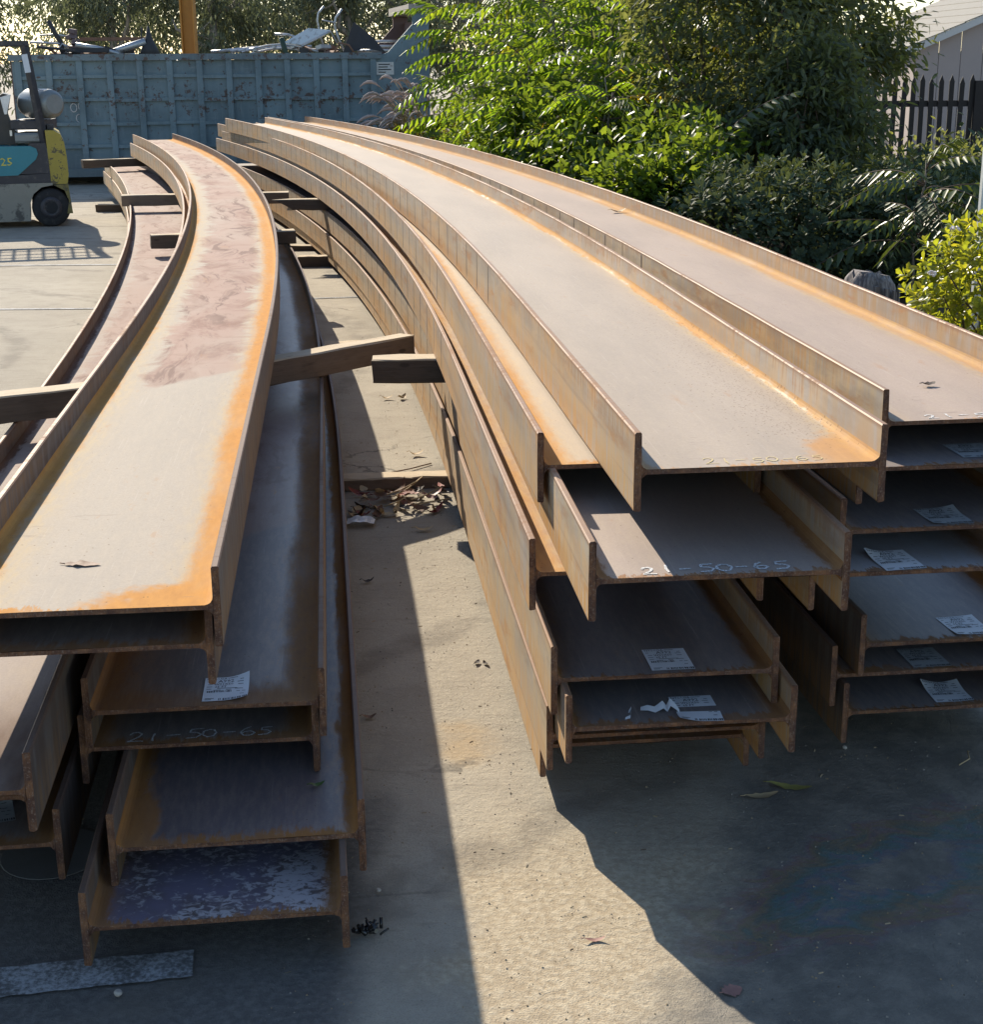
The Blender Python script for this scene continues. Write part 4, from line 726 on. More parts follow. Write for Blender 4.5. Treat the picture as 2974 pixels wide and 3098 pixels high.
LM_SHO = leaf_mat('dark_green_leaflets', [(0, (0.045, 0.075, 0.03)), (0.7, (0.068, 0.105, 0.04)), (0.93, (0.085, 0.125, 0.04)), (1, (0.25, 0.2, 0.03))], 0.3, 1.6, 0.4)  # duller, darker green than the bright leaflets
LM_BRD = leaf_mat('green_leaves', [(0, (0.045, 0.085, 0.018)), (0.6, (0.075, 0.125, 0.022)), (1, (0.115, 0.16, 0.028))], 0.52, 2.4, 0.38)
LM_GRY = leaf_mat('grey_green_leaves', [(0, (0.07, 0.095, 0.062)), (0.6, (0.10, 0.13, 0.082)), (1, (0.12, 0.15, 0.085))], 0.48, 2.1, 0.48, 0.4)
LM_LAU = leaf_mat('dark_laurel_leaves', [(0, (0.06, 0.09, 0.055)), (0.7, (0.085, 0.12, 0.07)), (1, (0.11, 0.15, 0.08))], 0.22, 1.5, 0.62, 0.25)
LM_RND = leaf_mat('glossy_round_leaves', [(0, (0.10, 0.145, 0.022)), (0.6, (0.16, 0.20, 0.03)), (0.9, (0.20, 0.22, 0.04)), (1, (0.19, 0.11, 0.03))], 0.5, 2.6, 0.3, 0.5)
LM_FEA = leaf_mat('feathery_leaves', [(0, (0.075, 0.135, 0.02)), (1, (0.115, 0.17, 0.024))], 0.55, 2.4)
def leaves(P, A, Nn, L, Wd, shape=((0.3, 1.0), (0.68, 0.85)), fold=0.18, name='crown', mat=None, rng=RNG):
    n = len(P); A = A / np.linalg.norm(A, axis=1)[:, None]; S = np.cross(A, Nn); S /= np.maximum(np.linalg.norm(S, axis=1), 1e-6)[:, None]; U = np.cross(S, A)
    L = L[:, None]; h = (Wd / 2)[:, None]; (t1, w1), (t2, w2) = shape; bend = -0.10 * L
    v = np.stack([P, P + A * L * t1 + S * h * w1 + U * h * fold, P + A * L * t2 + S * h * w2 + U * (h * fold + bend * .5), P + A * L + U * bend, P + A * L * t2 - S * h * w2 + U * (h * fold + bend * .5), P + A * L * t1 - S * h * w1 + U * h * fold], 1).reshape(-1, 3)
    base = (np.arange(n) * 6)[:, None]; f = np.concatenate([base + np.array([0, 1, 2, 3]), base + np.array([0, 3, 4, 5])], 1).reshape(-1)
    me = bpy.data.meshes.new(name); me.vertices.add(n * 6); me.vertices.foreach_set('co', v.astype(np.float32).ravel()); me.loops.add(len(f)); me.loops.foreach_set('vertex_index', f.astype(np.int32))
    me.polygons.add(n * 2); me.polygons.foreach_set('loop_start', np.arange(0, len(f), 4, dtype=np.int32)); me.polygons.foreach_set('loop_total', np.full(n * 2, 4, np.int32))
    at = me.attributes.new('lc', 'FLOAT', 'POINT'); at.data.foreach_set('value', np.repeat(rng.random(n) ** 1.2 * 0.68, 6).astype(np.float32)); me.update(); me.validate(); me.materials.append(mat); return me
def link(me, name, parent):
    o = bpy.data.objects.new(name, me); C.objects.link(o); o.parent = parent; o.matrix_basis = Matrix.Translation(-ORG[parent.name]); return o
def unit(v): return v / np.maximum(np.linalg.norm(v, axis=1), 1e-6)[:, None]
def clump_crown(c, r, n, K, LL, WW, seed, droop=0.4, sig=0.2, shell=0.5, zmin=0.05):
    g = np.random.default_rng(seed); c = np.array(c); r = np.array(r); d = unit(g.normal(size=(K, 3))); rad = g.random(K) ** shell; K_c = c + d * rad[:, None] * r
    w = g.random(K) + 0.35; w /= w.sum(); idx = g.choice(K, n, p=w); P = K_c[idx] + g.normal(size=(n, 3)) * sig * r.mean() * (0.6 + 0.8 * g.random(K)[idx])[:, None]
    ok = P[:, 2] > zmin; P = P[ok]; n = len(P); A = unit(unit((P - c) / r) * 0.6 + g.normal(size=(n, 3)) * 0.7 + np.array([0, 0, -droop])); Nn = unit(g.normal(size=(n, 3)) * 0.7 + np.array([0, 0, 1.0]))
    return P, A, Nn, LL * (0.65 + 0.7 * g.random(n)), WW * (0.7 + 0.6 * g.random(n)), K_c
def trunk_part(b, base, top, r0_, r1_, g, bends=0.12, k=8, n=6):
    p = []; base = Vector(base); top = Vector(top)
    for i in range(n + 1):
        t = i / n; q = base.lerp(top, t); a = bends * math.sin(math.pi * t); p.append(q + Vector((g.uniform(-a, a), g.uniform(-a, a), 0)))
    b.tube(p, [r0_ + (r1_ - r0_) * i / n for i in range(n + 1)], k); return p
# far gum trees behind the container
euc = [(-13.5, 37, .16, 'leaning left'), (-11.2, 33, .13, ''), (-9.6, 39, .18, ''), (-8.0, 34, .12, ''), (-6.6, 37.5, .2, ''), (-5.6, 33.5, .11, ''), (-4.3, 38.5, .17, ''), (-3.2, 34.5, .13, ''), (-1.6, 38, .18, ''), (-0.2, 34, .14, ''), (1.6, 38.5, .18, ''), (3.6, 36, .16, ''), (6.0, 39, .2, ''), (-15.6, 35, .15, '')]
eul = ['far gum tree behind the forklift roof with yellowish leaves', 'slim gum tree above the left end of the container', 'gum tree whose dark trunk leans behind the leaning bar', 'pale trunked gum tree behind the brown clump of scrap', 'thick trunked gum tree left of the orange column', 'thin forked gum tree just left of the orange column', 'gum tree just right of the orange column', 'gum tree behind the arched frame with sky on its left', 'gum tree above the white sheet panel', 'gum tree behind the dark triangular sheet', 'gum tree behind the raised end of the container', 'gum tree behind the bright leafy shrubs', 'far gum tree beyond the shrubs towards the shed', 'gum tree at the outer left beyond the forklift']
for i, (x, y, tr, _) in enumerate(euc):
    g = random.Random(100 + i); H = 5.2 + g.random() * 1.6; t = thing('gum_tree', eul[i], 'tree', (x, y, 0), 'gum trees behind the container'); b = MB()
    p = trunk_part(b, (x, y, -0.05), (x + g.uniform(-.6, .6), y, H * .8), tr, tr * .35, g, 0.35); tips = []
    for k in range(5):
        q = p[1 + k % 5]; e = q + Vector((g.uniform(-1.5, 1.5), g.uniform(-.8, .8), g.uniform(.7, 2.0))); pp = trunk_part(b, q, e, tr * .5, tr * .12, g, 0.25, 6, 4)
        for _k in range(2): trunk_part(b, pp[2 + _k], pp[2 + _k] + Vector((g.uniform(-.8, .8), g.uniform(-.5, .5), g.uniform(-.3, .8))), tr * .18, 0.012, g, 0.12, 5, 3)
    b.build('trunk', BARKP if i % 2 else BARK, t)
    P, A, Nn, L, Wd, Kc = clump_crown((x, y, 3.0), (1.75, 1.3, 2.3), 8200, 60, 0.15, 0.036, 300 + i, 0.9, 0.13, 0.4, 0.9)
    link(leaves(P, A, Nn, L, Wd, name='crown', mat=LM_EUC), 'crown', t)
P, A, Nn, L, Wd, _ = clump_crown((-4, 47, 1.4), (24, 2.5, 1.6), 9000, 120, 0.24, 0.07, 77, 0.5, 0.12, 0.4, 0.0)
o = bpy.data.objects.new('far_undergrowth', leaves(P, A, Nn, L, Wd, name='far_undergrowth', mat=LM_EUC)); C.objects.link(o); tagp(o, 'low tangled undergrowth far behind the container', kind='stuff')

# compound fronds (tree-of-heaven type shoots)
def frond_mesh(seed, pairs=10, Lr=0.78, ll=0.175, lw=0.052, mt_=None):
    mt_ = mt_ or LM_AIL
    g = np.random.default_rng(seed); P, A, Nn = [], [], []; b = MB(); pts = []
    sag = 0.22 + 0.25 * g.random()
    def rp(t): return np.array([0.05 * math.sin(3 * t + seed) * t, Lr * t, 0.16 * t - sag * Lr * t * t * 1.5])
    for i in range(9): pts.append(tuple(rp(i / 8)))
    for i in range(pairs):
        t = 0.2 + 0.78 * i / (pairs - 1); d = rp(min(1, t + .03)) - rp(t - .03); d /= np.linalg.norm(d); sd_ = np.array([1, 0, 0.0])
        for s_ in (-1, 1):
            P.append(rp(t)); A.append(sd_ * s_ * (0.75 + .25 * g.random()) + d * (0.35 + .2 * g.random()) + np.array([0, 0, -0.42 - 0.45 * g.random()])); Nn.append(np.array([s_ * 0.5, 0.1, 1.0]) + g.normal(size=3) * .15)
    P.append(rp(1.0)); A.append(rp(1.0) - rp(.93)); Nn.append(np.array([0, 0, 1.0])); n = len(P); f = np.array([0.62 + 0.38 * math.sin(math.pi * min(1, (i // 2 + 1.5) / pairs)) for i in range(n)])
    me = leaves(np.array(P), np.array(A), np.array(Nn), ll * f * (0.85 + .3 * g.random(n)), lw * f * (0.85 + .3 * g.random(n)), shape=((0.22, 1.0), (0.6, 0.62)), name='frond', mat=mt_, rng=g)
    b.tube(pts, [0.006 - 0.0005 * i for i in range(9)], 4); me2 = b.mesh('rachis', [TWIG])
    import bmesh as bm_
    q = bm_.new(); q.from_mesh(me); q.from_mesh(me2); fr = bpy.data.meshes.new('frond'); nf = len(me.polygons); q.faces.ensure_lookup_table()
    for k in range(nf, len(q.faces)): q.faces[k].material_index = 1
    q.to_mesh(fr); q.free(); fr.materials.append(mt_); fr.materials.append(TWIG); bpy.data.meshes.remove(me); bpy.data.meshes.remove(me2); return fr
LM_YEL = leaf_mat('yellowing_leaflets', [(0, (0.20, 0.19, 0.02)), (1, (0.32, 0.25, 0.025))], 0.5, 1.9); FR = [frond_mesh(s) for s in range(6)]; FRX = FR + [frond_mesh(40 + s, mt_=LM_YEL) for s in range(3)]; FRS = [frond_mesh(20 + s, 9, 0.64, 0.14, 0.046, LM_SHO) for s in range(4)]
def look(p, d, roll=0.0, sc=1.0):
    d = Vector(d).normalized(); x = d.cross(Vector((0, 0, 1))).normalized(); z = x.cross(d); m = Matrix((x, d, z)).transposed().to_4x4(); m = m @ Matrix.Rotation(roll, 4, 'Y') @ Matrix.Scale(sc, 4); m.translation = Vector(p); return m
def ailanthus(x, y, H, stems, nf, lab, seed, lib=FR, spread=0.5, zlo=0.35, grp='bright leafy shoots behind the right stack'):
    g = random.Random(seed); t = thing('tree_of_heaven', lab, 'tree', (x, y, 0), grp); b = MB(); paths = []
    for s in range(stems): paths.append(trunk_part(b, (x + g.uniform(-.08, .08), y + g.uniform(-.08, .08), 0), (x + g.uniform(-spread, spread), y + g.uniform(-spread * .7, spread * .7), H * g.uniform(.72, 1.0)), 0.020 if H > 1.5 else 0.009, 0.006, g, 0.10 if H > 1.5 else .03, 6, 7))
    b.build('trunk', BARK, t)
    for k in range(nf):
        p = paths[k % stems]; q = g.uniform(zlo / H, 1.0) ** 0.8; i = min(6, int(q * 7)); pos = p[i].lerp(p[i + 1], q * 7 - i if q < 1 else 1); a = g.uniform(0, 6.283)
        d = Vector((math.cos(a) - 0.25, math.sin(a) - 0.45, g.uniform(-0.15, 0.6) if q < .9 else g.uniform(.2, 1.1)))
        place('frond', lib[k % len(lib)], t, look(pos, d, g.uniform(-.35, .35), g.uniform(.75, 1.15)))
    return t
ailanthus(-0.25, 18.2, 2.7, 3, 60, 'leafy tree shoots with long drooping fronds right against the container end', 1, spread=.45)
ailanthus(0.35, 17.4, 3.1, 3, 64, 'tall bright green shoots with long fronds, second clump from the container', 2)
ailanthus(0.75, 16.0, 2.5, 3, 60, 'bright fronds above the middle of the right stack far end', 3, spread=.4)
ailanthus(1.35, 16.6, 3.2, 3, 60, 'tall bright fronds just left of the yellow leaf cluster', 4)
ailanthus(1.25, 14.6, 1.7, 2, 40, 'lower fronds hanging in front of the broad leaved bushes', 5, spread=.35)
ailanthus(2.0, 15.4, 3.0, 2, 40, 'fronds with yellowing tips beside the grey green tree', 6, lib=FRX, spread=.3)
ailanthus(2.98, 10.7, 1.22, 1, 30, 'small young shoot with arching fronds and thin brown stem before the picket fence', 7, lib=FRS, spread=.08, zlo=0.45, grp=None)
ailanthus(3.5, 10.2, 0.8, 1, 9, 'low sparse frond seedling just left of the white sign post', 8, lib=FRS, spread=.06, zlo=0.2, grp=None)
def bush(name, lab, c, r, n, K, LL, WW, mat, seed, sig=0.16, droop=0.2, shell=0.35, shape=((0.3, 1.0), (0.68, 0.85)), trunk=0.03, stems=4, grp=None, base=None):
    t = thing(name, lab, 'tree' if 'tree' in name else 'bush', (c[0], c[1], 0), grp); P, A, Nn, L, Wd, Kc = clump_crown(c, r, n, K, LL, WW, seed, droop, sig, shell); b = MB(); g = random.Random(seed); base = base or (c[0], c[1], 0)
    for k in range(min(len(Kc), 26)):
        e = Vector(Kc[k]); s = Vector((base[0] + g.uniform(-.1, .1), base[1] + g.uniform(-.1, .1), 0.0)); trunk_part(b, s, e, trunk * g.uniform(.4, 1), 0.004, g, 0.15, 5, 5)
    b.build('stems' if 'tree' not in name else 'trunk', TWIG, t); link(leaves(P, A, Nn, L, Wd, shape, name='foliage', mat=mat), 'foliage' if 'tree' not in name else 'crown', t); return t
gB = 'bushes between the right stack and the fence'
bush('leafy_bush', 'bright broad leaved bush behind the far half of the right stack', (0.72, 14.9, .75), (0.85, .8, .95), 9000, 60, .085, .042, LM_BRD, 11, grp=gB)
bush('leafy_bush', 'mid green bush with glinting leaves in front of the bright fronds', (1.35, 13.2, .6), (.75, .75, .85), 8000, 55, .075, .04, LM_BRD, 12, grp=gB)
bush('feathery_bush', 'fine feathery bright green bush low beside the container end', (-0.05, 17.0, .7), (.55, .5, .75), 9000, 70, .045, .013, LM_FEA, 13, sig=.13, grp=gB)
bush('leafy_bush', 'leafy bush low between the feathery bush and the broad leaved bush', (0.35, 16.0, .5), (.6, .5, .7), 5000, 45, .07, .034, LM_BRD, 14, grp=gB)
bush('willowy_tree', 'grey green tree with narrow leaves filling the top right of the thicket', (2.35, 14.6, 1.75), (1.1, .9, 1.55), 17000, 110, .095, .03, LM_GRY, 15, sig=.13, droop=.5, trunk=.05)
bush('willowy_tree', 'darker narrow leaved tree left of the shed roof', (3.15, 16.2, 2.0), (1.05, 1.1, 1.6), 14000, 110, .10, .032, LM_GRY, 16, sig=.13, droop=.5, trunk=.05)
bush('leafy_bush', 'tall dim bush behind the grey green tree', (2.6, 18.6, 1.7), (1.5, 1.2, 1.8), 12000, 90, .10, .045, LM_BRD, 17, grp=gB)
bush('leafy_bush', 'tall bush behind the bright fronds closing the view to the gum trees', (1.2, 20.2, 1.4), (1.2, 1.0, 1.5), 9000, 80, .10, .045, LM_BRD, 18, grp=gB)
bush('leafy_bush', 'dark bush under the picket fence beside the grey green tree', (4.3, 14.2, .32), (1.1, .9, .40), 7000, 60, .08, .04, LM_LAU, 19, grp=gB)
bush('leafy_bush', 'low dark bush against the foot of the picket fence', (5.0, 17.5, .30), (1.5, 1.0, .38), 7000, 60, .08, .035, LM_GRY, 20, grp=gB)
def rosette_bush(name, lab, c, r, K, per, LL, WW, mat, seed, shape, singles=0, inner=2500):
    g = np.random.default_rng(seed); c = np.array(c); r = np.array(r); t = thing(name, lab, 'bush', (c[0], c[1], 0)); d = unit(g.normal(size=(K, 3)) + np.array([0, -.25, .25])); T = c + d * r * (0.80 + 0.28 * g.random((K, 1))); T[:, 2] = np.maximum(T[:, 2], 0.06)
    ax = unit(d * 0.8 + np.array([0, -.1, .75]) + g.normal(size=(K, 3)) * .28); P, A, Nn = [], [], []
    for k in range(K):
        a = ax[k]; u = np.cross(a, [0.3, 0.5, 0.1]); u /= np.linalg.norm(u); w = np.cross(a, u); m = per + g.integers(-2, 3)
        for i in range(m):
            th = i * 2.4 + g.random() * .3; lev = i / m; o_ = u * math.cos(th) + w * math.sin(th); el = 0.15 + 0.9 * lev + g.random() * .25
            P.append(T[k] - a * 0.05 * (1 - lev)); A.append(o_ * math.cos(el) + a * math.sin(el)); Nn.append(a * math.cos(el) - o_ * math.sin(el) + g.normal(size=3) * .18)
    P, A, Nn = np.array(P), np.array(A), np.array(Nn); n = len(P); L = LL * (.6 + .6 * g.random(n)); Wd = L * (WW / LL) * (0.85 + .3 * g.random(n))
    if singles:
        front = np.argsort(P[:, 1] + 0.4 * np.abs(P[:, 0] - c[0]) - 0.5 * P[:, 2])[:int(singles * 1.6)]; pick = set(g.choice(front, singles, replace=False).tolist())
        lib = [leaves(np.zeros((1, 3)), np.array([[0, 1.0, 0]]), np.array([[0, 0, 1.0]]), np.array([1.0]), np.array([WW / LL * (0.9 + .1 * q)]), shape, 0.22, 'leaf', mat, np.random.default_rng(q)) for q in range(5)]
        for i in pick:
            a = Vector(A[i]).normalized(); x = a.cross(Vector(Nn[i])).normalized(); z = x.cross(a); m_ = Matrix((x, a, z)).transposed().to_4x4() @ Matrix.Scale(float(L[i]), 4); m_.translation = Vector(P[i]); place('leaf', lib[i % 5], t, m_)
        keep = np.array([i not in pick for i in range(n)]); P, A, Nn, L, Wd = P[keep], A[keep], Nn[keep], L[keep], Wd[keep]
    q = unit(g.normal(size=(inner, 3))); P2 = c + q * r * (0.55 + .35 * g.random((inner, 1))); ok = P2[:, 2] > .03; P2 = P2[ok]; k = len(P2)
    P = np.concatenate([P, P2]); A = np.concatenate([A, unit(g.normal(size=(k, 3)) + q[ok])]); Nn = np.concatenate([Nn, unit(g.normal(size=(k, 3)) + [0, 0, 1])]); L = np.concatenate([L, LL * (.8 + .3 * g.random(k))]); Wd = np.concatenate([Wd, WW * (.8 + .3 * g.random(k))])
    fo = link(leaves(P, A, Nn, L, Wd, shape, 0.22, 'foliage', mat), 'foliage', t)
    if singles: fo['kind'] = 'stuff'
    b = MB(); gg = random.Random(seed)
    for k in range(40): trunk_part(b, (c[0] + gg.uniform(-.1, .1), c[1] + gg.uniform(-.1, .1), 0), tuple(T[k]), 0.012, 0.003, gg, .06, 5, 4)
    b.build('stems', TWIG, t); return t, T, ax
OBV = ((0.35, 0.72), (0.72, 1.0))
rosette_bush('laurel_bush', 'dark laurel hedge bush with overlapping rounded leaves behind the tree stump', (2.15, 11.6, .42), (.95, .75, .60), 560, 9, .072, .032, LM_LAU, 31, OBV, 0, 5000)
bush('leafy_bush', 'green broad leaved bush just above the right stack flange, left of the laurels', (1.30, 12.3, .50), (.62, .6, .66), 8500, 60, .075, .04, LM_BRD, 32, grp=gB)
bush('willowy_tree', 'low spreading grey green tree hiding the left part of the picket fence', (2.75, 13.6, 1.05), (.66, .6, .88), 10000, 90, .095, .03, LM_GRY, 35, sig=.13, droop=.5, trunk=.04)
ailanthus(0.28, 15.4, 1.75, 3, 46, 'drooping fronds standing before the feathery bush', 36, spread=.4)
ailanthus(0.95, 13.9, 1.65, 3, 46, 'drooping yellow green fronds in the middle of the thicket', 37, lib=FRX, spread=.4)
ailanthus(1.75, 12.9, 1.25, 2, 24, 'dim drooping fronds above the laurel bushes', 38, lib=FRS, spread=.3)
rosette_bush('laurel_bush', 'dark laurel bush in shade under the arching young fronds', (3.25, 11.7, .42), (.8, .7, .62), 330, 9, .07, .031, LM_LAU, 33, OBV, 0, 3500)
_, T8, ax8 = rosette_bush('round_bush', 'round glossy yellow green bush in full sun at the right edge', (2.74, 7.75, .50), (.62, .52, .57), 430, 9, .056, .030, LM_RND, 34, OBV, 300, 2600)
FLW = plain('pale_flower', (0.70, 0.62, 0.58), 0.7)
for k, (x, y, z) in enumerate([(2.28, 7.5, .93), (2.17, 7.45, .72)]):
    b = MB(); g = random.Random(k)
    for i in range(16): d = Vector((g.uniform(-1, 1), g.uniform(-1, 1), g.uniform(0, 1))).normalized() * 0.02; b.box(Vector((x, y, z)) + d, (.012, .012, .006), rotz(g.random() * 3) @ Matrix.Rotation(g.random(), 3, 'X'))
    tagp(b.build('flower_head', FLW, None, (x, y, z)), ['pale pink flower cluster at the upper left of the round bush', 'smaller pale flower cluster low on the left side of the round bush'][k], 'flower')

# fountain grass with plumes by the container end
PLM = plain('dusty_plume', (0.42, 0.33, 0.29), 0.9, var=0.25, sc=30); BLD = leaf_mat('grass_blades', [(0, (0.10, 0.12, 0.035)), (1, (0.22, 0.18, 0.07))], 0.4)
ft = thing('fountain_grass', 'clump of fountain grass with pinkish tan plumes beside the container end', 'grass clump', (-0.75, 19.6, 0)); g = random.Random(9); b = MB(); pl = []
for k in range(80):
    a = g.uniform(1.9, 5.6) if k % 4 else g.uniform(0, 6.28); rr = g.uniform(.25, .8); H = g.uniform(.72, 1.12) if k % 5 else g.uniform(1.1, 1.32); x0, y0 = -0.72 + g.uniform(-.1, .1), 19.6 + g.uniform(-.1, .1); e = Vector((x0 + rr * math.cos(a), y0 + rr * math.sin(a) * .7, H))
    p = [Vector((x0, y0, 0)).lerp(e, t) + Vector((0, 0, 0.34 * math.sin(math.pi * t * .85))) for t in (0, .3, .6, .8, 1)]
    b.tube(p, .004, 4); d = (p[-1] - p[-2]).normalized(); q = [p[-1] + d * (.072 * i) + Vector((0, 0, -.010 * i * i)) for i in range(6)]; m = MB(); m.tube(q, [.005, .015, .020, .019, .013, .003], 7); m.build('plume', PLM, ft)
b.build('stalks', plain('straw_stalk', (0.28, 0.22, 0.11), .8), ft); nB = 500; gg = np.random.default_rng(3); a = gg.random(nB) * 6.283; P = np.stack([-0.75 + .1 * np.cos(a), 19.6 + .1 * np.sin(a), np.zeros(nB) + .02], 1); A = np.stack([np.cos(a) * .5, np.sin(a) * .4, 0.6 + gg.random(nB)], 1)
link(leaves(P, A, np.stack([np.cos(a), np.sin(a), np.ones(nB)], 1), .7 + .5 * gg.random(nB), np.full(nB, .012), name='blades', mat=BLD), 'blades', ft)

# stump and bark scraps
def grain_mat():
    s = N('grey_stump_wood'); o = s.obj(); g1 = s.noise(s.scale(o, (70, 70, 4)), 1.0, 5, 0.65); g2 = s.noise(s.scale(o, (22, 22, 2)), 1.0, 4)
    c = s.mix(s.step(g1, 0.3, 0.7), (0.10, 0.088, 0.085), (0.34, 0.315, 0.30)); c = s.mix(s.mul(s.step(g2, 0.5, 0.62), .7), c, (0.09, 0.075, 0.07)); s.set(c, .9); s.bump(g1, .8, .006); return s.m
STM = grain_mat()
b = MB(); prof = []
for i in range(26):
    a = 2 * math.pi * i / 26; rj = 1 + 0.08 * math.sin(3 * a) + 0.05 * math.sin(9 * a + 1); prof.append((0.165 * math.cos(a) * rj, 0.12 * math.sin(a) * rj))
lev = [0, .2, .36, .44, .49, .52]; scl = [1.12, 1.0, .97, .92, .84, .72]
for z, k in zip(lev, scl):
    for i, (x, y) in enumerate(prof): b.v.append((2.26 + x * k, 9.0 + y * k, z + (.016 * math.sin(i * 2.1) + .010 * math.sin(i * 5.3) - .22 * x * x / .027 * .5 * (z - .3) - .10 * x if z > .3 else 0)))
for j in range(5):
    for i in range(26): q = (i + 1) % 26; b.face((j * 26 + i, j * 26 + q, (j + 1) * 26 + q, (j + 1) * 26 + i), 0, None, j > 1)
b.face([5 * 26 + i for i in range(26)]); st = thing('tree_stump', 'grey weathered rounded tree stump poking up behind the right stack', 'stump', (2.26, 9.0, 0)); b.build('stump_body', STM, st)
for k in range(7):
    a = -2.6 + k * .36; m = MB(); x, y = 2.26 + .172 * math.cos(a), 9.0 + .126 * math.sin(a); m.box((x, y, .25), (.03, .012, .42 - .03 * (k % 3)), rotz(a + math.pi / 2), 0, .004); m.build('bark_strip', STM, st)
b = MB(); b.tube([(2.38, 8.75, .30), (2.5, 8.72, .36), (2.62, 8.7, .43)], [.03, .045, .02], 7); tagp(b.build('broken_branch', plain('pinkish_bark', (0.25, 0.17, 0.14), .85), None, (2.5, 8.72, .3)), 'broken piece of pinkish bark leaning between the stump and the round bush', 'branch')
b = MB(); b.tube([(2.4, 8.6, .0), (2.44, 8.66, .25), (2.38, 8.7, .37)], .012, 6); tagp(b.build('twig', plain('pale_twig', (0.36, 0.28, 0.2), .8), None, (2.4, 8.6, 0)), 'short pale twig sticking up beside the stump', 'branch')

# perforated sign post
PST = plain('galvanised_post', (0.52, 0.54, 0.53), 0.4, 0.3, var=.1); sp = thing('sign_post', 'white perforated square steel post at the right frame edge', 'post', (2.89, 9.0, 0))
b = MB(); b.box((2.89, 9.0, .75), (.046, .046, 1.5), None, 0, .004); b.build('post_tube', PST, sp); b = MB()
for k in range(44): b.lathe([(-.0012, .0055), (.0004, .0055)], (2.89, 8.9768, .06 + k * .033), (0, -1, 0), 8)
b.build('holes', BLACK, sp)['kind'] = 'stuff'

# dark picket fence and the shed behind it
FN = plain('dark_stained_wood', (0.022, 0.019, 0.018), 0.8, var=0.35, sc=8); fe = thing('picket_fence', 'dark stained picket fence with pointed tops in front of the shed', 'fence', (6.0, 22.0, 0))
pk = MB(); pk.prism([(-.034, .08), (.034, .08), (.034, 1.38), (0, 1.47), (-.034, 1.38)], 'y', -.01, .01); pkm = pk.mesh('picket', [FN])
for k in range(26): x = 3.4 + k * .134; place('picket', pkm, fe, Matrix.Translation((x, 22.0 + .003 * math.sin(k * 5), .02 * math.sin(k * 2.3))) @ Matrix.Rotation(.012 * math.sin(k * 7.1), 4, 'Y'))
for z in (.3, 1.09): b = MB(); b.box((5.1, 22.032, z), (3.5, .036, .085)); b.build('rail', FN, fe)
for x in (6.88, 3.30): b = MB(); b.box((x, 22.0, .70), (.16, .12, 1.40), None, 0, .01); b.build('post', FN, fe)
for k in range(12): place('picket', pkm, fe, Matrix.Translation((7.13 + k * .134, 22.0, 0)))
SHW = plain('shed_boards', (0.33, 0.285, 0.27), 0.8, var=.06, sc=2); SHR = plain('grey_shingles', (0.25, 0.235, 0.205), 0.9, var=.18, sc=9); SHF = plain('white_fascia', (0.48, 0.48, 0.47), 0.6, var=.06)
sh = thing('shed', 'pale board shed with grey shingle roof behind the picket fence', 'shed', (9.8, 27, 0)); sl = 0.42
for k in range(12):
    x0 = 7.32 + k * .376; x1 = x0 + .366; b = MB(); zz = lambda x: 1.80 + sl * (min(x, 2 * 9.9 - x) - 7.2)
    b.v = [(x0, 27.0, 0), (x1, 27.0, 0), (x1, 27.0, zz(x1)), (x0, 27.0, zz(x0)), (x0, 27.02, 0), (x1, 27.02, 0), (x1, 27.02, zz(x1)), (x0, 27.02, zz(x0))]
    for f in ((0, 1, 2, 3), (5, 4, 7, 6), (1, 5, 6, 2), (4, 0, 3, 7), (3, 2, 6, 7)): b.face(f)
    b.build('wall_board', SHW, sh)
b = MB(); b.box((9.58, 27.06, .9), (4.5, .06, 1.75)); b.box((7.33, 30, .9), (.04, 5.8, 1.75)); b.build('wall_core', SHW, sh)
for sgn in (1, -1):
    for k in range(9):
        b = MB(); xa, xb = 7.08 + k * .32, 7.08 + k * .32 + .34; za, zb = 1.90 + sl * (xa - 7.2), 1.90 + sl * (xb - 7.2); X = lambda x: x if sgn > 0 else 2 * 9.9 - x
        b.v = [(X(xa), 26.82, za + .025), (X(xb), 26.82, zb + .012), (X(xb), 33, zb + .012), (X(xa), 33, za + .025), (X(xa), 26.82, za + .001), (X(xb), 26.82, zb - .001), (X(xb), 33, zb - .001), (X(xa), 33, za + .001)]
        for f in ((0, 1, 2, 3), (7, 6, 5, 4), (0, 4, 5, 1), (1, 5, 6, 2), (2, 6, 7, 3), (3, 7, 4, 0)): b.face(f if sgn > 0 else f[::-1])
        b.build('shingle_course', SHR, sh)
    b = MB(); xa, xb = 7.06, 9.9; X = lambda x: x if sgn > 0 else 2 * 9.9 - x; za, zb = 1.895 + sl * (xa - 7.2), 1.895 + sl * (xb - 7.2)
    b.v = [(X(xa), y, za - d) for y in (26.83, 26.86) for d in (0, .12)] + [(X(xb), y, zb - d) for y in (26.83, 26.86) for d in (0, .12)]
    for f in ((0, 1, 5, 4), (2, 6, 7, 3), (0, 4, 6, 2), (1, 3, 7, 5), (0, 2, 3, 1), (4, 5, 7, 6)): b.face(f)
    b.build('fascia', SHF, sh)

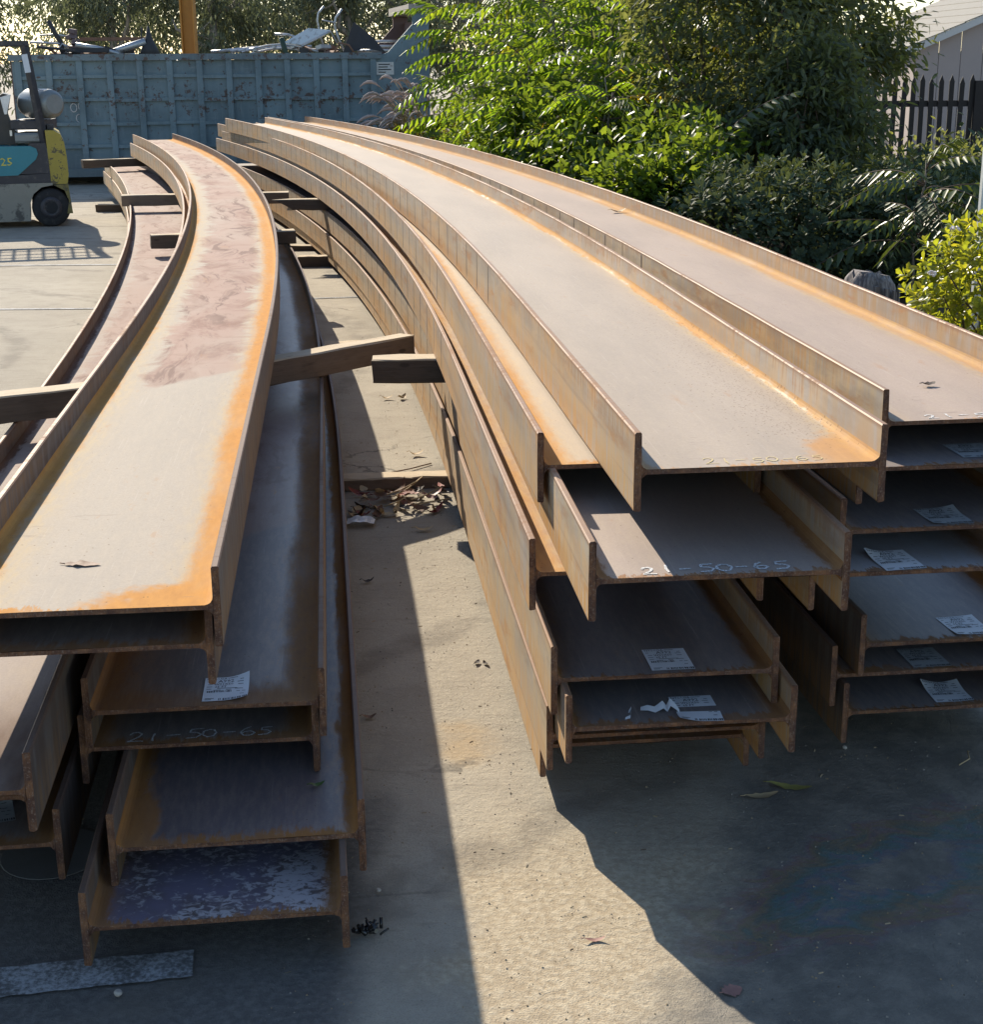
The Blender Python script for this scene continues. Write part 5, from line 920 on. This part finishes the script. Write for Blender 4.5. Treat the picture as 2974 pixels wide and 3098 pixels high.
# ------------------------------------------------------------------ leaves, litter and small stones on the ground and beams
def dry_leaf_mesh(seed, L=0.06, Wd=0.024, curl=0.3, wavy=0.0):
    g = random.Random(seed); b = MB(); n = 9; c = []
    for i in range(n):
        t = i / (n - 1); w = Wd / 2 * (math.sin(math.pi * min(1, t * .93 + .05)) ** .75) * (1 + wavy * math.sin(i * 2.7)); x = L * (t - .5); zc = curl * L * ((t - .5) ** 2) * 1.8 + .002; e = abs(g.gauss(0, 1)) * .15 + .35 * curl
        b.v += [(x, -w, zc + w * e), (x, 0, zc), (x, w, zc + w * e * g.uniform(.6, 1.6))]
    for i in range(n - 1):
        for j in (0, 1): k = i * 3 + j; b.face((k, k + 3, k + 4, k + 1), 0, None, True)
    b.tube([(-L * .5, 0, curl * L * .45 + .002), (-L * .66, .003, curl * L * .3 + .003)], .0012, 4); return b
LFB = plain('dry_leaf_brown', (0.16, 0.085, 0.05), .7, var=.35, sc=60); LFR = plain('dry_leaf_red', (0.20, 0.035, 0.022), .55, var=.3, sc=60); LFT = plain('dry_leaf_tan', (0.42, 0.31, 0.17), .7, var=.25, sc=60); LFG = plain('fresh_green_leaf', (0.07, 0.13, 0.03), .5); LFY = plain('yellow_green_leaf', (0.26, 0.24, 0.07), .6, var=.25, sc=50); LFP = plain('pink_brown_leaf', (0.30, 0.16, 0.13), .7, var=.2, sc=50); LFD = plain('dark_curled_leaf', (0.045, 0.03, 0.022), .7)
def gz(x, y): return 0.0045 * mnoise.noise(Vector((x * 1.3, y * 1.3, 3))) + 0.0025 * mnoise.noise(Vector((x * 6, y * 6, 9))) - 0.003 if y < 6 else 0.0
def dleaf(lab, pos, L, Wd, m, rz, seed, curl=.3, rx=0, ry=0, wavy=0., grp=None, name='dry_leaf'):
    o = dry_leaf_mesh(seed, L, Wd, curl, wavy).build(name, m); o.location = pos if pos[2] > 0.15 else (pos[0], pos[1], pos[2] - 0.006 + gz(pos[0], pos[1])); o.rotation_euler = (rx, ry, rz); return tagp(o, lab, 'leaf', grp)
def on(key, s, u, dz=0.0): p = bpt(key, s, u, TW / 2); return (p[0], p[1], p[2] + dz)
dleaf('wavy yellow green leaf on the dark ground before the middle stack', (0.745, 3.44, .006), .105, .028, LFY, -.25, 1, .2, wavy=.22)
dleaf('brownish wavy leaf left of the yellow green one on the dark ground', (0.665, 3.395, .006), .085, .026, LFT, .22, 2, .25, wavy=.2)
dleaf('rounded pinkish leaf on the dark ground near the bottom right', (0.467, 2.588, .006), .042, .038, LFP, .4, 3, .15, wavy=.2)
dleaf('small curled reddish tan leaf on the sunlit ground at the bottom', (0.209, 2.767, .006), .045, .012, LFP, .15, 4, .4)
dleaf('curled grey brown dead leaf on the top beam of the left stack', on('L1', .275, -.039, .0), .075, .028, LFB, -.05, 5, .04, wavy=.12)
dleaf('small dark dead leaf on the clean pink web of the right stack, near its end', on('R1', .365, .001, .003), .040, .028, LFD, .3, 6, .35)
dleaf('tan dead leaf far up the right stack top beam beside its right flange', on('R1', 5.03, .179, .004), .10, .045, LFT, .5, 7, .4)
dleaf('small pale green leaf on the orange patched beam of the left stack', on('L5', .22, .164, .003), .035, .017, LFG, .4, 8, .5)
dleaf('dark curled leaf on the sunlit ground strip, left of a twin', (-0.047, 4.275, .008), .028, .018, LFD, 1.2, 9, .5)
dleaf('dark curled leaf on the sunlit ground strip, right of a twin', (-0.022, 4.27, .008), .028, .014, LFD, 2.0, 10, .5)
dleaf('pale curled leaf on the sunlit ground beyond the leaf pile', (-0.345, 6.772, .010), .07, .035, LFT, .3, 11, .7)
dleaf('tan leaf on the ground below the cut timber end, left one', (-0.478 - .08, 7.98, .010), .065, .03, LFT, .1, 12, .7)
dleaf('tan leaf on the ground below the cut timber end, right one', (-0.475, 7.99, .010), .06, .035, LFT, 1.0, 13, .8)
dleaf('pale tan leaf in the sun in front of the leaf pile', (-0.262, 5.62, .010), .075, .026, LFT, .15, 14, .5)
dleaf('dark crumpled leaf in the shade near the left stack', (-0.435, 5.02, .008), .045, .02, LFD, .4, 15, .8)
dleaf('brown dead leaf in the shade right of the lowest left beams', (-0.345, 3.88, .008), .04, .02, LFB, .2, 16, .6)
g = random.Random(44)
for k in range(46):
    kk = g.choice([0, 0, 1, 2, 3, 4]); x = -0.56 + 0.36 * g.random() ** 1.0; y = 5.80 + 0.32 * g.random() + .06 * (x + .5); z = .01 + .035 * g.random() * (1 if y > 5.9 else .4)
    dleaf(['brown', 'dark red', 'pale tan', 'pinkish', 'blackish'][kk] + ' dead leaf in the pile against the low timber between the stacks', (x, y, z), g.uniform(.05, .10), g.uniform(.018, .042), [LFB, LFR, LFT, LFP, LFD][kk], g.uniform(0, 6.28), 200 + k, g.uniform(.2, .9), g.uniform(-.6, .6), g.uniform(-.5, .5), .1, 'dead leaves piled by the low timber')
for k in range(5):
    a = g.uniform(-.5, .9); x, y = -0.50 + g.random() * .25, 5.85 + g.random() * .2; b = MB(); l = g.uniform(.08, .2); b.tube([(x, y, .03), (x + l * .5 * math.cos(a), y + l * .5 * math.sin(a), .045), (x + l * math.cos(a), y + l * math.sin(a), .05 + .03 * g.random())], .003, 5); tagp(b.build('twig', LFT, None, (x, y, 0)), 'thin dry twig stuck in the dead leaf pile', 'twig', 'twigs in the leaf pile')
b = MB(); b.tube([(-0.45, 6.46, .006), (-0.36, 6.52, .008), (-0.27, 6.62, .006)], .003, 5); tagp(b.build('twig', LFB, None, (-.36, 6.5, 0)), 'long thin stick lying across the shadow edge on the ground', 'twig')
b = MB(); b.tube([(1.20, 3.55, .006), (1.235, 3.58, .008), (1.245, 3.63, .006)], .002, 5); tagp(b.build('twig', LFT, None, (1.2, 3.55, 0)), 'thin curved straw on the dark ground near the right frame edge', 'twig')
PBAG = plain('crumpled_white_plastic', (0.62, 0.62, 0.62), .35, var=.1, sc=40); b = MB(); m_ = 9
for j in range(m_):
    for i in range(m_): x, y = i / (m_ - 1) - .5, j / (m_ - 1) - .5; b.v.append((-.515 + .11 * x, 5.70 + .075 * y, .010 + .022 * abs(mnoise.noise(Vector((x * 5, y * 5, 2)))) + .012 * (1 - 4 * x * x)))
for j in range(m_ - 1):
    for i in range(m_ - 1): b.face((j * m_ + i, j * m_ + i + 1, (j + 1) * m_ + i + 1, (j + 1) * m_ + i), 0, None, i % 3 != 0)
tagp(b.build('plastic_wrapper', PBAG, None, (-.515, 5.7, 0)), 'crumpled white plastic wrapper on the ground beside the dead leaf pile', 'litter')
b = MB(); g = random.Random(3)
for k in range(26):
    c = Vector((-.262 + g.gauss(0, .012), 2.805 + g.gauss(0, .009), .004)); a = g.random() * 6.28; l = g.uniform(.008, .024); b.tube([c, c + Vector((l * math.cos(a), l * math.sin(a), g.uniform(0, .02)))], g.uniform(.002, .006), 5)
tagp(b.build('tar_lump', plain('wet_black_tar', (0.012, 0.012, 0.013), .18), None, (-.262, 2.805, 0)), 'ragged black tarry lump on the ground at the corner of the left stack', 'debris')
for k, (x, y, r_) in enumerate([(-.255, 2.96, .006), (-.52, 2.86, .006), (-.74, 2.58, .009), (0.93, 3.66, .007)]):
    b = MB(); b.lathe([(-r_ * .7, r_ * .5), (0, r_), (r_ * .6, r_ * .7)], (x, y, r_ * .7), (.3, .1, 1), 9); tagp(b.build('pebble', plain('pale_stone', (0.36, 0.33, 0.29), .8), None, (x, y, 0)), ['pale pebble right of the lowest left beam', 'pale pebble under the flaking beam of the left stack', 'pale pebble below the painted stripe', 'pebble on dark ground between the middle and right stacks'][k], 'pebble')
# loose grit
gr = MB(); g = random.Random(17)
for k in range(5200):
    if k < 3600: x, y = g.uniform(-.45, 1.6), 2.35 + 3.2 * g.random() ** 1.4
    else: x, y = g.uniform(-1.2, .1), g.uniform(3, 9)
    r_ = 0.001 + 0.0022 * g.random() ** 2.5; i0 = len(gr.v); a = g.random() * 6.28; z0 = gz(x, y)
    for q in range(3): gr.v.append((x + r_ * math.cos(a + q * 2.1) * g.uniform(.7, 1.5), y + r_ * math.sin(a + q * 2.1), z0))
    gr.v.append((x, y, z0 + r_ * 1.1))
    for q in range(3): gr.face((i0 + q, i0 + (q + 1) % 3, i0 + 3), 2 if k % 9 == 0 else k % 2)
tagp(gr.build('grit', [plain('grit_pale', (0.27, 0.24, 0.20), .9), plain('grit_tan', (0.30, 0.22, 0.13), .9), plain('grit_dark', (0.09, 0.08, 0.07), .9)]), 'loose grit scattered over the concrete', kind='stuff')

sb = MB(); g = random.Random(29)
for k in range(230):
    x, y = (g.uniform(-.45, 1.5), 2.35 + 3.6 * g.random()) if k < 120 else (g.uniform(-1.1, -.1), g.uniform(5, 10)); a = g.gauss(0.1, .8); l = g.uniform(.002, .008); w = g.uniform(.0006, .0016); z0 = gz(x, y) + .0006; i0 = len(sb.v); ca_, sa_ = math.cos(a), math.sin(a)
    for p, q, zz in ((-l, -w, 0), (l, -w, .001), (l * .9, w, .003), (-l * .9, w, .002)): sb.v.append((x + p * ca_ - q * sa_, y + p * sa_ + q * ca_, z0 + zz))
    sb.face((i0, i0 + 1, i0 + 2, i0 + 3), 0 if k % 3 else 1)
tagp(sb.build('straw_bits', [plain('straw_chip', (0.34, 0.26, 0.16), .9), plain('bark_chip', (0.11, 0.075, 0.05), .9)]), 'tiny straw and bark bits strewn over the concrete', kind='stuff')
